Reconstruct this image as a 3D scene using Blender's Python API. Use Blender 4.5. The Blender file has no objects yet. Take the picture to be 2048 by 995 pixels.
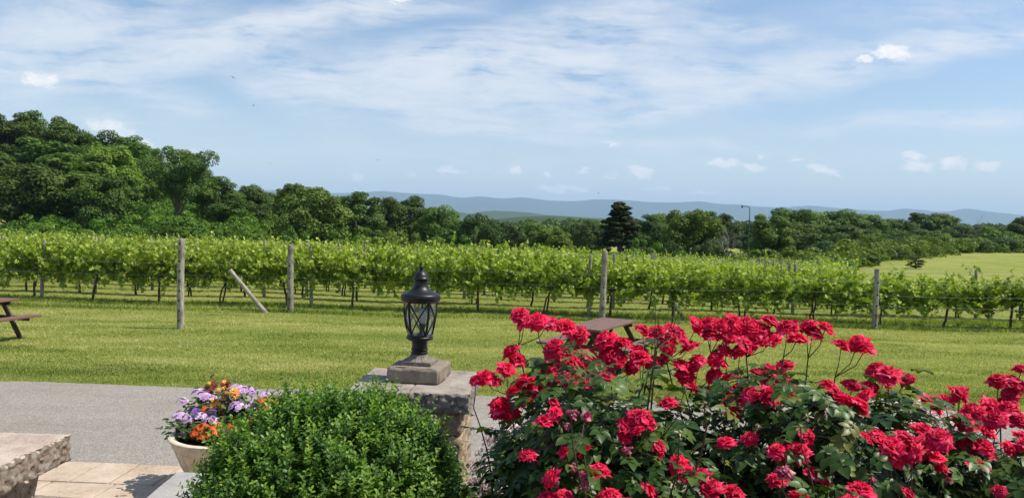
import bpy, bmesh, math, random
import numpy as np
from mathutils import Vector, Matrix, noise as mnoise

# ------------------------------------------------------------------ camera, world, sun, exposure
EYE = 2.52
FPX = 1577.0                      # focal length in photo pixels (photo 2048 wide)
cam_d = bpy.data.cameras.new('camera'); cam = bpy.data.objects.new('camera', cam_d)
bpy.context.scene.collection.objects.link(cam)
cam_d.sensor_width = 36; cam_d.lens = FPX / 2048 * 36
cam_d.clip_start = 0.05; cam_d.clip_end = 60000
CAMR = Matrix.Rotation(math.radians(90 - 1.726), 3, 'X') @ Matrix.Rotation(math.radians(1.5), 3, 'Z')
cam.matrix_world = Matrix.Translation((0, 0, EYE)) @ CAMR.to_4x4()
sc = bpy.context.scene
sc.camera = cam
sc.render.resolution_x = 1024; sc.render.resolution_y = 497
sc.view_settings.view_transform = 'Standard'; sc.view_settings.look = 'None'
sc.view_settings.gamma = 1; sc.view_settings.use_curve_mapping = False
sc.view_settings.exposure = 0.38
sc.cycles.max_bounces = 8; sc.cycles.diffuse_bounces = 3; sc.cycles.glossy_bounces = 3
sc.cycles.transmission_bounces = 5; sc.cycles.transparent_max_bounces = 12; sc.cycles.volume_bounces = 1
sc.cycles.use_denoising = True

# shadows fall straight to the left
SUN_EL = 58.0
SH = Vector((-1, 0.0, 0)).normalized()
sun_from = Vector((-SH.x * math.cos(math.radians(SUN_EL)), -SH.y * math.cos(math.radians(SUN_EL)), math.sin(math.radians(SUN_EL))))
sd = bpy.data.lights.new('sun', 'SUN'); sd.energy = 4.3; sd.angle = math.radians(0.53); sd.color = (1.0, 0.95, 0.86)
sun = bpy.data.objects.new('sun', sd); sc.collection.objects.link(sun)
sun.rotation_euler = (-sun_from).to_track_quat('-Z', 'Y').to_euler()
sun.location = (8, -5, 30)

def ray(px, py):
    return CAMR @ Vector(((px - 1024) / FPX, (497.5 - py) / FPX, -1))
def at(px, py, Y):
    r = ray(px, py); return Vector((0, 0, EYE)) + r * (Y / r.y)
def at_z(px, py, z):
    r = ray(px, py); return Vector((0, 0, EYE)) + r * ((z - EYE) / r.z)
def uv(px, py):
    r = ray(px, py); return r.x / r.y, r.z / r.y

class NT:
    """tiny node helper"""
    def __init__(s, tree): s.t = tree; s.n = tree.nodes; s.l = tree.links
    def node(s, typ, **kw):
        nd = s.n.new(typ)
        for k, v in kw.items(): setattr(nd, k, v)
        return nd
    def put(s, inp, v):
        if v is None: return
        if isinstance(v, bpy.types.NodeSocket): s.l.new(v, inp)
        else:
            try: inp.default_value = v
            except Exception: inp.default_value = (*v, 1) if len(v) == 3 else v
    def math(s, op, a, b=None, c=None, clamp=False):
        nd = s.node('ShaderNodeMath', operation=op, use_clamp=clamp)
        s.put(nd.inputs[0], a); s.put(nd.inputs[1], b)
        if c is not None: s.put(nd.inputs[2], c)
        return nd.outputs[0]
    def noise(s, vec, scale, detail=4, rough=0.55, dist=0.0, out=0, dim='3D'):
        nd = s.node('ShaderNodeTexNoise', noise_dimensions=dim)
        s.put(nd.inputs['Vector'], vec); nd.inputs['Scale'].default_value = scale
        nd.inputs['Detail'].default_value = detail; nd.inputs['Roughness'].default_value = rough
        nd.inputs['Distortion'].default_value = dist
        return nd.outputs[out]
    def ramp(s, fac, stops, interp='LINEAR'):
        nd = s.node('ShaderNodeValToRGB'); s.put(nd.inputs[0], fac)
        cr = nd.color_ramp; cr.interpolation = interp
        while len(cr.elements) < len(stops): cr.elements.new(0.5)
        for e, (p, c) in zip(cr.elements, stops):
            e.position = p; e.color = (*c, 1) if len(c) == 3 else c
        return nd.outputs[0]
    def mix(s, fac, a, b, blend='MIX'):
        nd = s.node('ShaderNodeMix', data_type='RGBA', blend_type=blend)
        s.put(nd.inputs[0], fac)
        for i, v in ((6, a), (7, b)):
            if isinstance(v, bpy.types.NodeSocket): s.l.new(v, nd.inputs[i])
            else: nd.inputs[i].default_value = (*v, 1) if len(v) == 3 else v
        return nd.outputs[2]
    def mapr(s, v, a, b, c, d, smooth=False):
        nd = s.node('ShaderNodeMapRange', interpolation_type='SMOOTHSTEP' if smooth else 'LINEAR')
        s.put(nd.inputs[0], v)
        for i, x in enumerate((a, b, c, d)): nd.inputs[i + 1].default_value = x
        return nd.outputs[0]
    def mapping(s, vec, loc=(0, 0, 0), rot=(0, 0, 0), scale=(1, 1, 1), vt='POINT'):
        nd = s.node('ShaderNodeMapping', vector_type=vt); s.put(nd.inputs[0], vec)
        nd.inputs[1].default_value = loc; nd.inputs[2].default_value = rot; nd.inputs[3].default_value = scale
        return nd.outputs[0]

w = bpy.data.worlds.new('World'); sc.world = w; w.use_nodes = True
T = NT(w.node_tree); T.n.clear()
sky = T.node('ShaderNodeTexSky', sky_type='NISHITA', sun_disc=False)
sky.sun_elevation = math.radians(SUN_EL); sky.sun_rotation = math.atan2(sun_from.x, sun_from.y)
sky.altitude = 200; sky.air_density = 1.0; sky.dust_density = 1.0; sky.ozone_density = 1.9
tc = T.node('ShaderNodeTexCoord')
sep = T.node('ShaderNodeSeparateXYZ'); T.l.new(tc.outputs['Generated'], sep.inputs[0])
yy = T.math('MAXIMUM', T.math('ABSOLUTE', sep.outputs[1]), 0.08)
U = T.math('DIVIDE', sep.outputs[0], yy); V = T.math('DIVIDE', sep.outputs[2], yy)
comb = T.node('ShaderNodeCombineXYZ'); T.l.new(U, comb.inputs[0]); T.l.new(V, comb.inputs[1])
UV = comb.outputs[0]
# warp the coordinates so that no stroke has a clean edge
wn = T.noise(T.mapping(UV, scale=(5, 11, 1)), 1.0, 4, 0.55, out=1)
vm = T.node('ShaderNodeVectorMath', operation='MULTIPLY_ADD'); T.l.new(wn, vm.inputs[0])
vm.inputs[1].default_value = (0.13, 0.06, 0); T.l.new(UV, vm.inputs[2])
WUV = T.node('ShaderNodeVectorMath', operation='SUBTRACT'); T.l.new(vm.outputs[0], WUV.inputs[0]); WUV.inputs[1].default_value = (0.065, 0.03, 0)
WUV = WUV.outputs[0]
def blob(px, py, lw, hw, ang, src=WUV):
    """soft stroke in direction space: half length lw and half width hw given in photo pixels, angle in degrees"""
    u0, v0 = uv(px, py)
    m = T.mapping(src, loc=(u0, v0, 0), rot=(0, 0, math.radians(ang)), scale=(lw / FPX, hw / FPX, 1), vt='TEXTURE')
    g = T.node('ShaderNodeTexGradient', gradient_type='QUADRATIC_SPHERE'); T.l.new(m, g.inputs[0])
    return g.outputs[1]
strokes = [  # px, py, half length, half width, angle, amount
    (120, 60, 460, 105, 12, 1.0), (330, 110, 480, 75, 14, 1.0), (560, 40, 420, 60, 10, .9), (60, 150, 300, 75, -4, .8),
    (300, 185, 260, 60, -18, .8), (500, 90, 300, 50, 8, .5), (620, 150, 260, 60, -20, .8), (760, 10, 300, 50, 6, .7), (1180, 30, 420, 60, 10, .75),
    (850, 125, 420, 85, 6, 1.0), (1150, 110, 480, 80, 10, 1.1), (1350, 160, 480, 80, 4, 1.1), (1000, 190, 620, 85, -4, 1.0),
    (760, 205, 420, 60, -10, .8), (1700, 120, 420, 60, 6, 1.0), (1950, 85, 300, 50, 9, .9), (1500, 50, 240, 40, -8, .6),
    (1000, 262, 560, 42, -3, .8), (1300, 225, 380, 34, 14, .6), (1750, 250, 520, 30, 5, .6), (1950, 245, 300, 40, 4, .55),
    (1400, 300, 700, 30, -2, .45), (900, 330, 1300, 80, 0, .35), (250, 250, 400, 60, -10, .45), (560, 200, 240, 60, -30, .5), (1900, 20, 400, 60, 4, .3)]
acc = None
for s_ in strokes:
    b = T.math('MULTIPLY', blob(*s_[:5]), s_[5])
    acc = b if acc is None else T.math('ADD', acc, b)
st1 = T.noise(T.mapping(WUV, rot=(0, 0, math.radians(-8)), scale=(5, 42, 1)), 1.0, 7, 0.62)
st2 = T.noise(T.mapping(WUV, rot=(0, 0, math.radians(-24)), scale=(16, 110, 1)), 1.0, 7, 0.68)
st3 = T.noise(T.mapping(UV, rot=(0, 0, math.radians(10)), scale=(9, 22, 1)), 1.0, 5, 0.6)
tex = T.math('ADD', T.math('MULTIPLY', st1, 0.42), T.math('ADD', T.math('MULTIPLY', st2, 0.34), T.math('MULTIPLY', st3, 0.48)))
cir = T.math('MULTIPLY', T.math('POWER', T.math('MINIMUM', acc, 1.3), 0.8), T.mapr(tex, 0.50, 0.76, 0.0, 1.9))
cir = T.math('MULTIPLY', T.math('SUBTRACT', 1.0, T.math('EXPONENT', T.math('MULTIPLY', cir, -1.6))), 0.90)
veil = T.math('MULTIPLY', T.mapr(V, 0.0, 0.20, 1.0, 0.0, True), 0.42)
cir = T.math('MAXIMUM', cir, T.math('ADD', veil, T.math('MULTIPLY', cir, 0.55)))
above = T.mapr(sep.outputs[2], 0.0, 0.03, 0.0, 1.0)
cir = T.math('MULTIPLY', cir, above)
# small fair-weather cumulus
puffs = [(88, 160, 52, 18, 4), (60, 157, 26, 14, 0), (1785, 106, 56, 20, -3), (1728, 116, 40, 7, 0), (1228, 290, 22, 8, 0),
    (1028, 339, 26, 10, 0), (900, 343, 44, 10, -12), (825, 351, 16, 6, 0), (710, 355, 22, 9, 0), (1282, 344, 42, 12, 0), (1222, 352, 16, 6, 0), (1098, 346, 14, 6, 0), (1172, 341, 18, 6, 0),
    (1450, 325, 46, 14, -8), (1500, 336, 34, 10, -6), (1524, 315, 18, 6, 0), (1588, 319, 20, 7, 0), (1640, 338, 38, 11, -12), (1665, 344, 20, 7, 0),
    (1828, 313, 38, 11, 0), (1835, 332, 46, 14, 0), (1905, 326, 44, 19, -6), (1972, 332, 38, 15, 0), (220, 256, 76, 22, -12), (290, 290, 34, 12, 0),
    (1115, 376, 54, 12, 0), (1160, 380, 34, 8, 0), (800, 3, 30, 8, 0), (1320, 380, 60, 7, 0), (1410, 385, 60, 6, 0), (380, 305, 20, 6, 0)]
wn2 = T.noise(T.mapping(UV, scale=(48, 80, 1)), 1.0, 6, 0.68, out=1)
vm2 = T.node('ShaderNodeVectorMath', operation='MULTIPLY_ADD'); T.l.new(wn2, vm2.inputs[0]); vm2.inputs[1].default_value = (0.050, 0.026, 0); T.l.new(UV, vm2.inputs[2])
WU2 = T.node('ShaderNodeVectorMath', operation='SUBTRACT'); T.l.new(vm2.outputs[0], WU2.inputs[0]); WU2.inputs[1].default_value = (0.025, 0.013, 0)
pacc = None
for px, py, a_, b_, g_ in puffs:
    q = blob(px, py, a_ * 1.15, b_ * 1.35, g_, WU2.outputs[0])
    if b_ < 9: q = T.math('MULTIPLY', q, 0.7)
    pacc = q if pacc is None else T.math('MAXIMUM', pacc, q)
puf = T.math('MULTIPLY', T.mapr(pacc, 0.04, 0.42, 0.0, 1.0, True), T.mapr(T.noise(T.mapping(UV, scale=(60, 110, 1)), 1.0, 5, 0.6), 0.30, 0.62, 0.45, 0.97))
puf = T.math('MULTIPLY', puf, T.math('GREATER_THAN', sep.outputs[1], 0.0))
CIRRUS = (6.3, 6.4, 6.6); PUFF = (7.9, 7.6, 7.4)
c1 = T.mix(cir, sky.outputs[0], CIRRUS)
c2 = T.mix(puf, c1, PUFF)
bg = T.node('ShaderNodeBackground'); T.l.new(c2, bg.inputs[0]); bg.inputs[1].default_value = 0.115
wo = T.node('ShaderNodeOutputWorld'); T.l.new(bg.outputs[0], wo.inputs[0])
w.cycles.sampling_method = 'MANUAL'; w.cycles.sample_map_resolution = 256

# ------------------------------------------------------------------ helpers
COL = sc.collection
PI = math.pi
def tag(o, label=None, cat=None, group=None, kind=None):
    if label: o['label'] = label
    if cat: o['category'] = cat
    if group: o['group'] = group
    if kind: o['kind'] = kind
    return o
def link(name, me, parent=None, mat=None):
    o = bpy.data.objects.new(name, me); COL.objects.link(o)
    if mat is not None and not me.materials: me.materials.append(mat)
    if parent: o.parent = parent
    return o
def thing(name, label, cat, loc=(0, 0, 0), rz=0, group=None):
    o = bpy.data.objects.new(name, None); COL.objects.link(o)
    o.location = loc; o.rotation_euler = (0, 0, rz); o.empty_display_size = 0.1
    return tag(o, label, cat, group)
def copy_tree(o, parent=None):
    c = o.copy(); COL.objects.link(c)
    if parent: c.parent = parent
    for ch in KIDS.get(o.name, []):
        copy_tree(ch, c)
    return c
KIDS = {}
def part(name, me, root, mat=None):
    o = link(name, me, root, mat); KIDS.setdefault(root.name, []).append(o); return o

def np_mesh(name, V, F, smooth=False, rnd=None, mat=None):
    """V (n,3); F (m,k) all the same k"""
    me = bpy.data.meshes.new(name)
    V = np.ascontiguousarray(V, dtype=np.float32); F = np.ascontiguousarray(F, dtype=np.int32)
    m, k = F.shape
    me.vertices.add(len(V)); me.vertices.foreach_set('co', V.ravel())
    me.loops.add(m * k); me.loops.foreach_set('vertex_index', F.ravel())
    me.polygons.add(m); me.polygons.foreach_set('loop_start', np.arange(0, m * k, k, dtype=np.int32))
    me.update(calc_edges=True)
    me.polygons.foreach_set('use_smooth', np.full(m, smooth, dtype=bool))
    if rnd is not None:
        a = me.attributes.new('rnd', 'FLOAT', 'POINT'); a.data.foreach_set('value', np.ascontiguousarray(rnd, dtype=np.float32))
    if mat: me.materials.append(mat)
    return me
def scatter(tv, tf, R, S, P, rs, bend=None):
    """copies of a template (tv, tf); R (n,3,3), S (n,) or (n,3), P (n,3)"""
    n = len(P); S = np.asarray(S, dtype=float)
    if S.ndim == 1: S = S[:, None] * np.ones((1, 3))
    L = tv[None, :, :] * S[:, None, :]
    V = np.einsum('nij,nkj->nki', R, L) + P[:, None, :]
    F = tf[None] + (np.arange(n) * len(tv))[:, None, None]
    r = rs.random(n)
    return V.reshape(-1, 3), F.reshape(-1, tf.shape[1]), np.repeat(r, len(tv))
def frames(N, A):
    """rotation matrices whose third column is the normal N and whose second column leans along A"""
    N = N / (np.linalg.norm(N, axis=1, keepdims=True) + 1e-9)
    Yv = A - (A * N).sum(1, keepdims=True) * N
    Yv /= (np.linalg.norm(Yv, axis=1, keepdims=True) + 1e-9)
    X = np.cross(Yv, N)
    return np.stack([X, Yv, N], axis=2)
def unit(rs, n):
    v = rs.normal(size=(n, 3)); return v / np.linalg.norm(v, axis=1, keepdims=True)
def merge(parts):
    Vs, Fs, Rs, o = [], [], [], 0
    for V, F, r in parts:
        Vs.append(V); Fs.append(F + o); Rs.append(r); o += len(V)
    return np.concatenate(Vs), np.concatenate(Fs), np.concatenate(Rs)
def tube_np(pts, rad, sides=6, rs=None):
    """one tapered tube of quads"""
    pts = np.asarray(pts, float); n = len(pts); rad = np.asarray(rad, float) * np.ones(n)
    d = np.gradient(pts, axis=0); d /= np.linalg.norm(d, axis=1, keepdims=True) + 1e-9
    ref = np.array([0.3, 0.9, 0.1]) if abs(d[:, 2]).mean() > 0.6 else np.array([0.05, 0.1, 1.0])
    x = np.cross(d, ref); x /= np.linalg.norm(x, axis=1, keepdims=True) + 1e-9
    y = np.cross(d, x)
    a = np.linspace(0, 2 * PI, sides, endpoint=False)
    V = pts[:, None] + rad[:, None, None] * (np.cos(a)[None, :, None] * x[:, None] + np.sin(a)[None, :, None] * y[:, None])
    F = []
    for i in range(n - 1):
        for j in range(sides):
            k = (j + 1) % sides
            F.append((i * sides + j, i * sides + k, (i + 1) * sides + k, (i + 1) * sides + j))
    F = np.array(F); V = V.reshape(-1, 3)
    V = np.concatenate([V, pts[:1], pts[-1:]]); c0, c1 = len(V) - 2, len(V) - 1
    E = [(c0, (j + 1) % sides, j, c0) for j in range(0)]
    cap = [((n - 1) * sides + j, (n - 1) * sides + (j + 1) % sides, (n - 1) * sides + (j + 2) % sides, (n - 1) * sides + (j + 3) % sides) for j in range(0)]
    r = np.full(len(V), 0.5 if rs is None else rs.random())
    return V[:-2], F, r[:-2]
def lathe(bm, prof, seg=32, cx=0, cy=0, cz=0, flute=None):
    rings = []
    for (r, z) in prof:
        ring = []
        for i in range(seg):
            a = 2 * PI * i / seg
            rr = r * (flute(a, z) if flute else 1)
            ring.append(bm.verts.new((cx + rr * math.cos(a), cy + rr * math.sin(a), cz + z)))
        rings.append(ring)
    for a, b in zip(rings, rings[1:]):
        for i in range(seg):
            j = (i + 1) % seg
            bm.faces.new((a[i], a[j], b[j], b[i]))
    if prof[0][0] > 1e-4: bm.faces.new(list(reversed(rings[0])))
    if prof[-1][0] > 1e-4: bm.faces.new(rings[-1])
def box(bm, c, s, rot=None, bevel=0.0):
    v = bmesh.ops.create_cube(bm, size=1)['verts']
    bmesh.ops.scale(bm, vec=s, verts=v)
    if bevel:
        es = list({e for x in v for e in x.link_edges})
        r = bmesh.ops.bevel(bm, geom=es, offset=bevel, segments=2, affect='EDGES', profile=0.6)
        v = list({x for f in r['faces'] for x in f.verts} | {x for x in v if x.is_valid})
    if rot is not None: bmesh.ops.rotate(bm, cent=(0, 0, 0), matrix=rot, verts=v)
    bmesh.ops.translate(bm, vec=c, verts=v)
    return v
def bm_mesh(name, bm, mat=None, smooth=False, sharp=35):
    me = bpy.data.meshes.new(name); bmesh.ops.recalc_face_normals(bm, faces=bm.faces)
    if smooth:
        for f in bm.faces: f.smooth = True
        for e in bm.edges:
            if len(e.link_faces) == 2 and e.calc_face_angle(0) > math.radians(sharp): e.smooth = False
    bm.to_mesh(me); bm.free()
    if mat: me.materials.append(mat)
    return me

# ------------------------------------------------------------------ materials
def new_mat(name):
    m = bpy.data.materials.new(name); m.use_nodes = True
    t = NT(m.node_tree); t.n.clear()
    out = t.node('ShaderNodeOutputMaterial')
    return m, t, out
def principled(t, col, rough=0.7, spec=0.3, bump=None, bs=0.3, bd=0.01, metal=0.0, sheen=0, coat=0):
    p = t.node('ShaderNodeBsdfPrincipled')
    t.put(p.inputs['Base Color'], col); t.put(p.inputs['Roughness'], rough)
    p.inputs['Specular IOR Level'].default_value = spec; p.inputs['Metallic'].default_value = metal
    p.inputs['Coat Weight'].default_value = coat
    if bump is not None:
        b = t.node('ShaderNodeBump'); b.inputs['Strength'].default_value = bs; b.inputs['Distance'].default_value = bd
        t.l.new(bump, b.inputs['Height']); t.l.new(b.outputs[0], p.inputs['Normal'])
    return p
def leaf_mat(name, stops, trans=0.3, rough=0.55, spec=0.3, tcol=(1.3, 1.5, 0.5), obj_var=0.25, patch=0.0, hue=0.0):
    m, t, out = new_mat(name)
    at_ = t.node('ShaderNodeAttribute', attribute_name='rnd')
    fac = at_.outputs['Fac']
    tcn = t.node('ShaderNodeTexCoord')
    if patch:
        n = t.noise(tcn.outputs['Object'], patch, 3)
        fac = t.math('ADD', t.math('MULTIPLY', fac, 0.6), t.mapr(n, 0.35, 0.65, 0.0, 0.4))
    col = t.ramp(fac, stops)
    if obj_var:
        oi = t.node('ShaderNodeObjectInfo')
        h = t.node('ShaderNodeHueSaturation'); t.l.new(col, h.inputs['Color'])
        t.l.new(t.mapr(oi.outputs['Random'], 0, 1, 1 - obj_var, 1 + obj_var), h.inputs['Value'])
        if hue:
            r2 = t.math('FRACT', t.math('MULTIPLY', oi.outputs['Random'], 7.31))
            t.l.new(t.mapr(r2, 0, 1, 0.5 - hue, 0.5 + hue), h.inputs['Hue'])
        col = h.outputs[0]
    p = principled(t, col, rough, spec)
    tr = t.node('ShaderNodeBsdfTranslucent')
    t.l.new(t.mix(1.0, col, tcol, 'MULTIPLY'), tr.inputs[0])
    ms = t.node('ShaderNodeMixShader'); ms.inputs[0].default_value = trans
    t.l.new(p.outputs[0], ms.inputs[1]); t.l.new(tr.outputs[0], ms.inputs[2]); t.l.new(ms.outputs[0], out.inputs[0])
    return m
def simple(name, col, rough=0.6, spec=0.3, nscale=None, var=0.25, bs=0.3, bd=0.005, metal=0, detail=6, coat=0, stretch=None):
    m, t, out = new_mat(name)
    tcn = t.node('ShaderNodeTexCoord'); vec = tcn.outputs['Object']
    bump = None; c = (*col, 1)
    if nscale:
        if stretch: vec = t.mapping(vec, scale=stretch)
        n = t.noise(vec, nscale, detail, 0.65)
        c = t.ramp(n, [(0.3, tuple(x * (1 - var) for x in col)), (0.7, tuple(min(1, x * (1 + var)) for x in col))]); bump = n
    p = principled(t, c, rough, spec, bump, bs, bd, metal, coat=coat)
    t.l.new(p.outputs[0], out.inputs[0]); return m

# ------------------------------------------------------------------ terrain
def sm(x, a, b):
    t = np.clip((x - a) / (b - a), 0, 1); return t * t * (3 - 2 * t)
def gz(x, y):
    x = np.asarray(x, float); y = np.asarray(y, float)
    left = -0.030 * np.clip(y - 24, 0, 60) - 3.0 * sm(y, 84, 260)
    right = 0.45 * sm(y, 50, 115) - 0.5 * sm(y, 115, 300)
    u = x / np.maximum(y, 12.0)
    k = sm(u, 0.36, 0.46)
    z = left * (1 - k) + right * k
    hill = 7.0 * sm(-u, 0.18, 0.62) * sm(y, 55, 120)       # the wooded rise on the left
    z = z + hill * (1 - sm(y, 250, 500))
    z = z * (1 - sm(y, 500, 900)) - 20 * sm(y, 500, 1500)
    z = z + 0.018 * np.sin(x * 0.9 + y * 0.35) * sm(y, 12.5, 16) + 0.012 * np.sin(y * 1.7 - x * 0.4) * sm(y, 12.5, 16)
    return z
# ------------------------------------------------------------------ ground, road
def ground_material():
    m, t, out = new_mat('lawn_ground')
    g = t.node('ShaderNodeNewGeometry'); P = g.outputs['Position']
    big = t.noise(t.mapping(P, scale=(0.12, 0.5, 1)), 1.0, 4, 0.6)
    mid = t.noise(t.mapping(P, scale=(0.7, 2.2, 1)), 1.0, 5, 0.6)
    fine = t.noise(P, 9.0, 5, 0.7)
    vf = t.noise(t.mapping(P, scale=(1, 0.7, 1)), 34.0, 4, 0.75)
    f = t.math('ADD', t.math('MULTIPLY', big, 0.5), t.math('ADD', t.math('MULTIPLY', mid, 0.35), t.math('ADD', t.math('MULTIPLY', fine, 0.3), t.math('MULTIPLY', vf, 0.35))))
    col = t.ramp(f, [(0.52, (0.075, 0.110, 0.018)), (0.66, (0.18, 0.23, 0.038)), (0.80, (0.30, 0.32, 0.075)), (0.95, (0.42, 0.37, 0.16))])
    # bare, dry streaks
    dry = t.noise(t.mapping(P, scale=(0.35, 1.9, 1)), 1.0, 5, 0.7, 0.4)
    dm = t.math('MULTIPLY', t.mapr(dry, 0.60, 0.70, 0, 1), t.mapr(vf, 0.35, 0.6, 0.25, 0.9))
    col = t.mix(dm, col, (0.36, 0.29, 0.16))
    p = principled(t, col, 0.95, 0.1, t.math('ADD', t.math('MULTIPLY', vf, 1.0), t.math('MULTIPLY', fine, 1.2)), 0.9, 0.06)
    t.l.new(p.outputs[0], out.inputs[0]); return m
M_GROUND = ground_material()
def grid_mesh(name, xs, ys, zf, mat, smooth=True):
    X, Y = np.meshgrid(xs, ys); Z = zf(X, Y)
    V = np.stack([X, Y, Z], -1).reshape(-1, 3); nx, ny = len(xs), len(ys)
    i = np.arange(nx - 1)[None] + np.arange(ny - 1)[:, None] * nx
    F = np.stack([i, i + 1, i + 1 + nx, i + nx], -1).reshape(-1, 4)
    return np_mesh(name, V, F, smooth, mat=mat)
pos = np.concatenate([np.arange(0, 40, 1.0), np.arange(40, 120, 4.0), np.geomspace(120, 24000, 34)])
xs = np.concatenate([-pos[::-1], pos[1:]])
ys = np.concatenate([-np.geomspace(24000, 120, 14), np.arange(-100, 0, 10.0), np.arange(0, 60, 0.8), np.arange(60, 160, 2.5), np.geomspace(160, 24000, 44)])
tag(link('ground', grid_mesh('ground', xs, ys, gz, M_GROUND)), kind='structure')

def asphalt_material():
    m, t, out = new_mat('asphalt')
    g = t.node('ShaderNodeNewGeometry'); P = g.outputs['Position']
    ag = t.node('ShaderNodeTexVoronoi'); t.put(ag.inputs['Vector'], P); ag.inputs['Scale'].default_value = 55
    n = t.noise(P, 30, 5, 0.8); big = t.noise(t.mapping(P, scale=(0.5, 1.6, 1)), 1.0, 4, 0.6); ag2 = t.noise(P, 11, 4, 0.7)
    f = t.math('ADD', t.math('MULTIPLY', ag.outputs['Color'], 0.40), t.math('ADD', t.math('MULTIPLY', n, 0.45), t.math('ADD', t.math('MULTIPLY', big, 0.35), t.math('MULTIPLY', ag2, 0.15))))
    col = t.ramp(f, [(0.25, (0.165, 0.148, 0.126)), (0.60, (0.265, 0.238, 0.203)), (0.98, (0.43, 0.385, 0.325))])
    ck = t.node('ShaderNodeTexVoronoi', feature='DISTANCE_TO_EDGE'); t.put(ck.inputs['Vector'], t.mapping(P, loc=(3.1, 1.2, 0), scale=(0.35, 0.5, 1)))
    wv = t.noise(P, 2.5, 4, 0.6)
    crack = t.mapr(t.math('ADD', ck.outputs[0], t.math('MULTIPLY', wv, 0.02)), 0.010, 0.014, 0.6, 0.0)
    col = t.mix(t.math('MULTIPLY', crack, 0.25), col, (0.07, 0.068, 0.065))
    p = principled(t, col, 0.92, 0.2, t.math('ADD', n, ag.outputs['Distance']), 0.7, 0.012)
    t.l.new(p.outputs[0], out.inputs[0]); return m
M_ASPH = asphalt_material()
def road_edge(x):   # lawn edge of the road
    return 11.40 - 0.018 * x + 0.035 * math.sin(x * 1.7) + 0.09 * mnoise.noise(Vector((x * 1.6, 4.1, 0))) + 0.05 * mnoise.noise(Vector((x * 6.3, 1.1, 0)))
rx = np.arange(-60, 60.01, 0.08)
V = []; 
for x in rx: V += [(x, 4.2, 0.055), (x, road_edge(x) - 0.10, 0.055), (x, road_edge(x), 0.02)]
V = np.array(V); F = []
for i in range(len(rx) - 1):
    for k in range(2): F.append((3 * i + k, 3 * (i + 1) + k, 3 * (i + 1) + k + 1, 3 * i + k + 1))
tag(link('road', np_mesh('road', V, np.array(F), True, mat=M_ASPH)), kind='structure')

# grass blades over the lawn and the strips between the rows
M_GRASS = leaf_mat('grass_blades', [(0.0, (0.10, 0.15, 0.022)), (0.35, (0.235, 0.295, 0.044)), (0.68, (0.48, 0.475, 0.14)), (1.0, (0.70, 0.58, 0.32))], 0.35, 0.6, 0.25, obj_var=0)
rs = np.random.default_rng(5)
def blades(n, y0, y1, hmin, hmax, wid, xr=None):
    y = 1 / (rs.random(n) * (1 / y0 - 1 / y1) + 1 / y1)
    x = (rs.random(n) * 2 - 1) * (y * 0.80 + 1.5) if xr is None else xr[0] + rs.random(n) * (xr[1] - xr[0])
    ed = 11.46 - 0.018 * x
    keep = y > ed - 0.04; x, y = x[keep], y[keep]; n = len(x); o_ = np.lexsort((x, np.floor(y * 8))); x, y = x[o_], y[o_]
    z = gz(x, y) - 0.004
    yaw = rs.random(n) * 2 * PI; h = hmin + rs.random(n) ** 1.8 * (hmax - hmin); wd = wid * (0.6 + 0.8 * rs.random(n)) * (y / 15) ** 0.6
    lean = rs.normal(size=(n, 2)) * 0.55
    A = np.stack([x - np.cos(yaw) * wd, y - np.sin(yaw) * wd, z], 1); B = np.stack([x + np.cos(yaw) * wd, y + np.sin(yaw) * wd, z], 1)
    C = np.stack([x + lean[:, 0] * h, y + lean[:, 1] * h, z + h], 1)
    V = np.stack([A, B, C], 1).reshape(-1, 3); F = np.arange(3 * n).reshape(-1, 3)
    # dry and lush patches, drawn out along the mowing direction
    pn = np.array([mnoise.noise(Vector((a_ * 0.55, b_ * 1.9, 0.0))) + 0.6 * mnoise.noise(Vector((a_ * 1.9, b_ * 5.0, 4.0))) for a_, b_ in zip(x[::4], y[::4])]); pn = np.repeat(pn, 4)[:n] if n > 3 else 0
    if n % 4: pn = np.resize(pn, n)
    pat = 0.45 + 0.55 * pn + 0.22 * np.sin(y * 2.9 + 0.6 * np.sin(x * 0.35)) + 0.16 * np.sin(x * 0.8 + y * 1.3) + 0.12 * np.sin(x * 2.1 - y * 4.0)
    strk = np.exp(-((y - 18.6 + 0.05 * x) / 0.45) ** 2) * np.clip(0.3 + 0.9 * pn, 0, 1) + 0.7 * np.exp(-((y - 14.6 + 0.03 * x) / 0.5) ** 2) * np.clip(pn, 0, 1)
    r = np.clip(rs.random(n) * 0.78 + pat * 0.60 - 0.22 + strk * 0.6 - 0.14 * (y < 13.2) + 0.07 * ((y > 14.5) & (y < 20)), 0, 1)
    return V, F, np.repeat(r, 3)
GP = [blades(520000, 11.3, 46, 0.012, 0.050, 0.0052)]
v_, f_, q_ = blades(85000, 11.4, 24, 0.02, 0.042, 0.009); GP.append((v_, f_, np.clip((q_ - 0.5) * 1.4 + 0.46, 0, 1)))
e = blades(30000, 11.34, 11.62, 0.02, 0.075, 0.005); GP.append((e[0], e[1], np.clip(e[2] * 0.6 + 0.42, 0, 1)))
n = 26000   # longer grass along the fence and under the vines
V_, F_, r_ = blades(15000, 21.0, 21.6, 0.03, 0.17, 0.007); GP.append((V_, F_, r_ * 0.7))
V_, F_, r_ = blades(n, 22.2, 23.2, 0.05, 0.16, 0.008); GP.append((V_, F_, r_ * 0.5))
V_, F_, r_ = merge(GP)
tag(link('lawn_grass', np_mesh('lawn_grass', V_, F_, False, r_, M_GRASS)), 'short mown grass of the lawn and between the vine rows', 'grass', kind='stuff')

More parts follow.
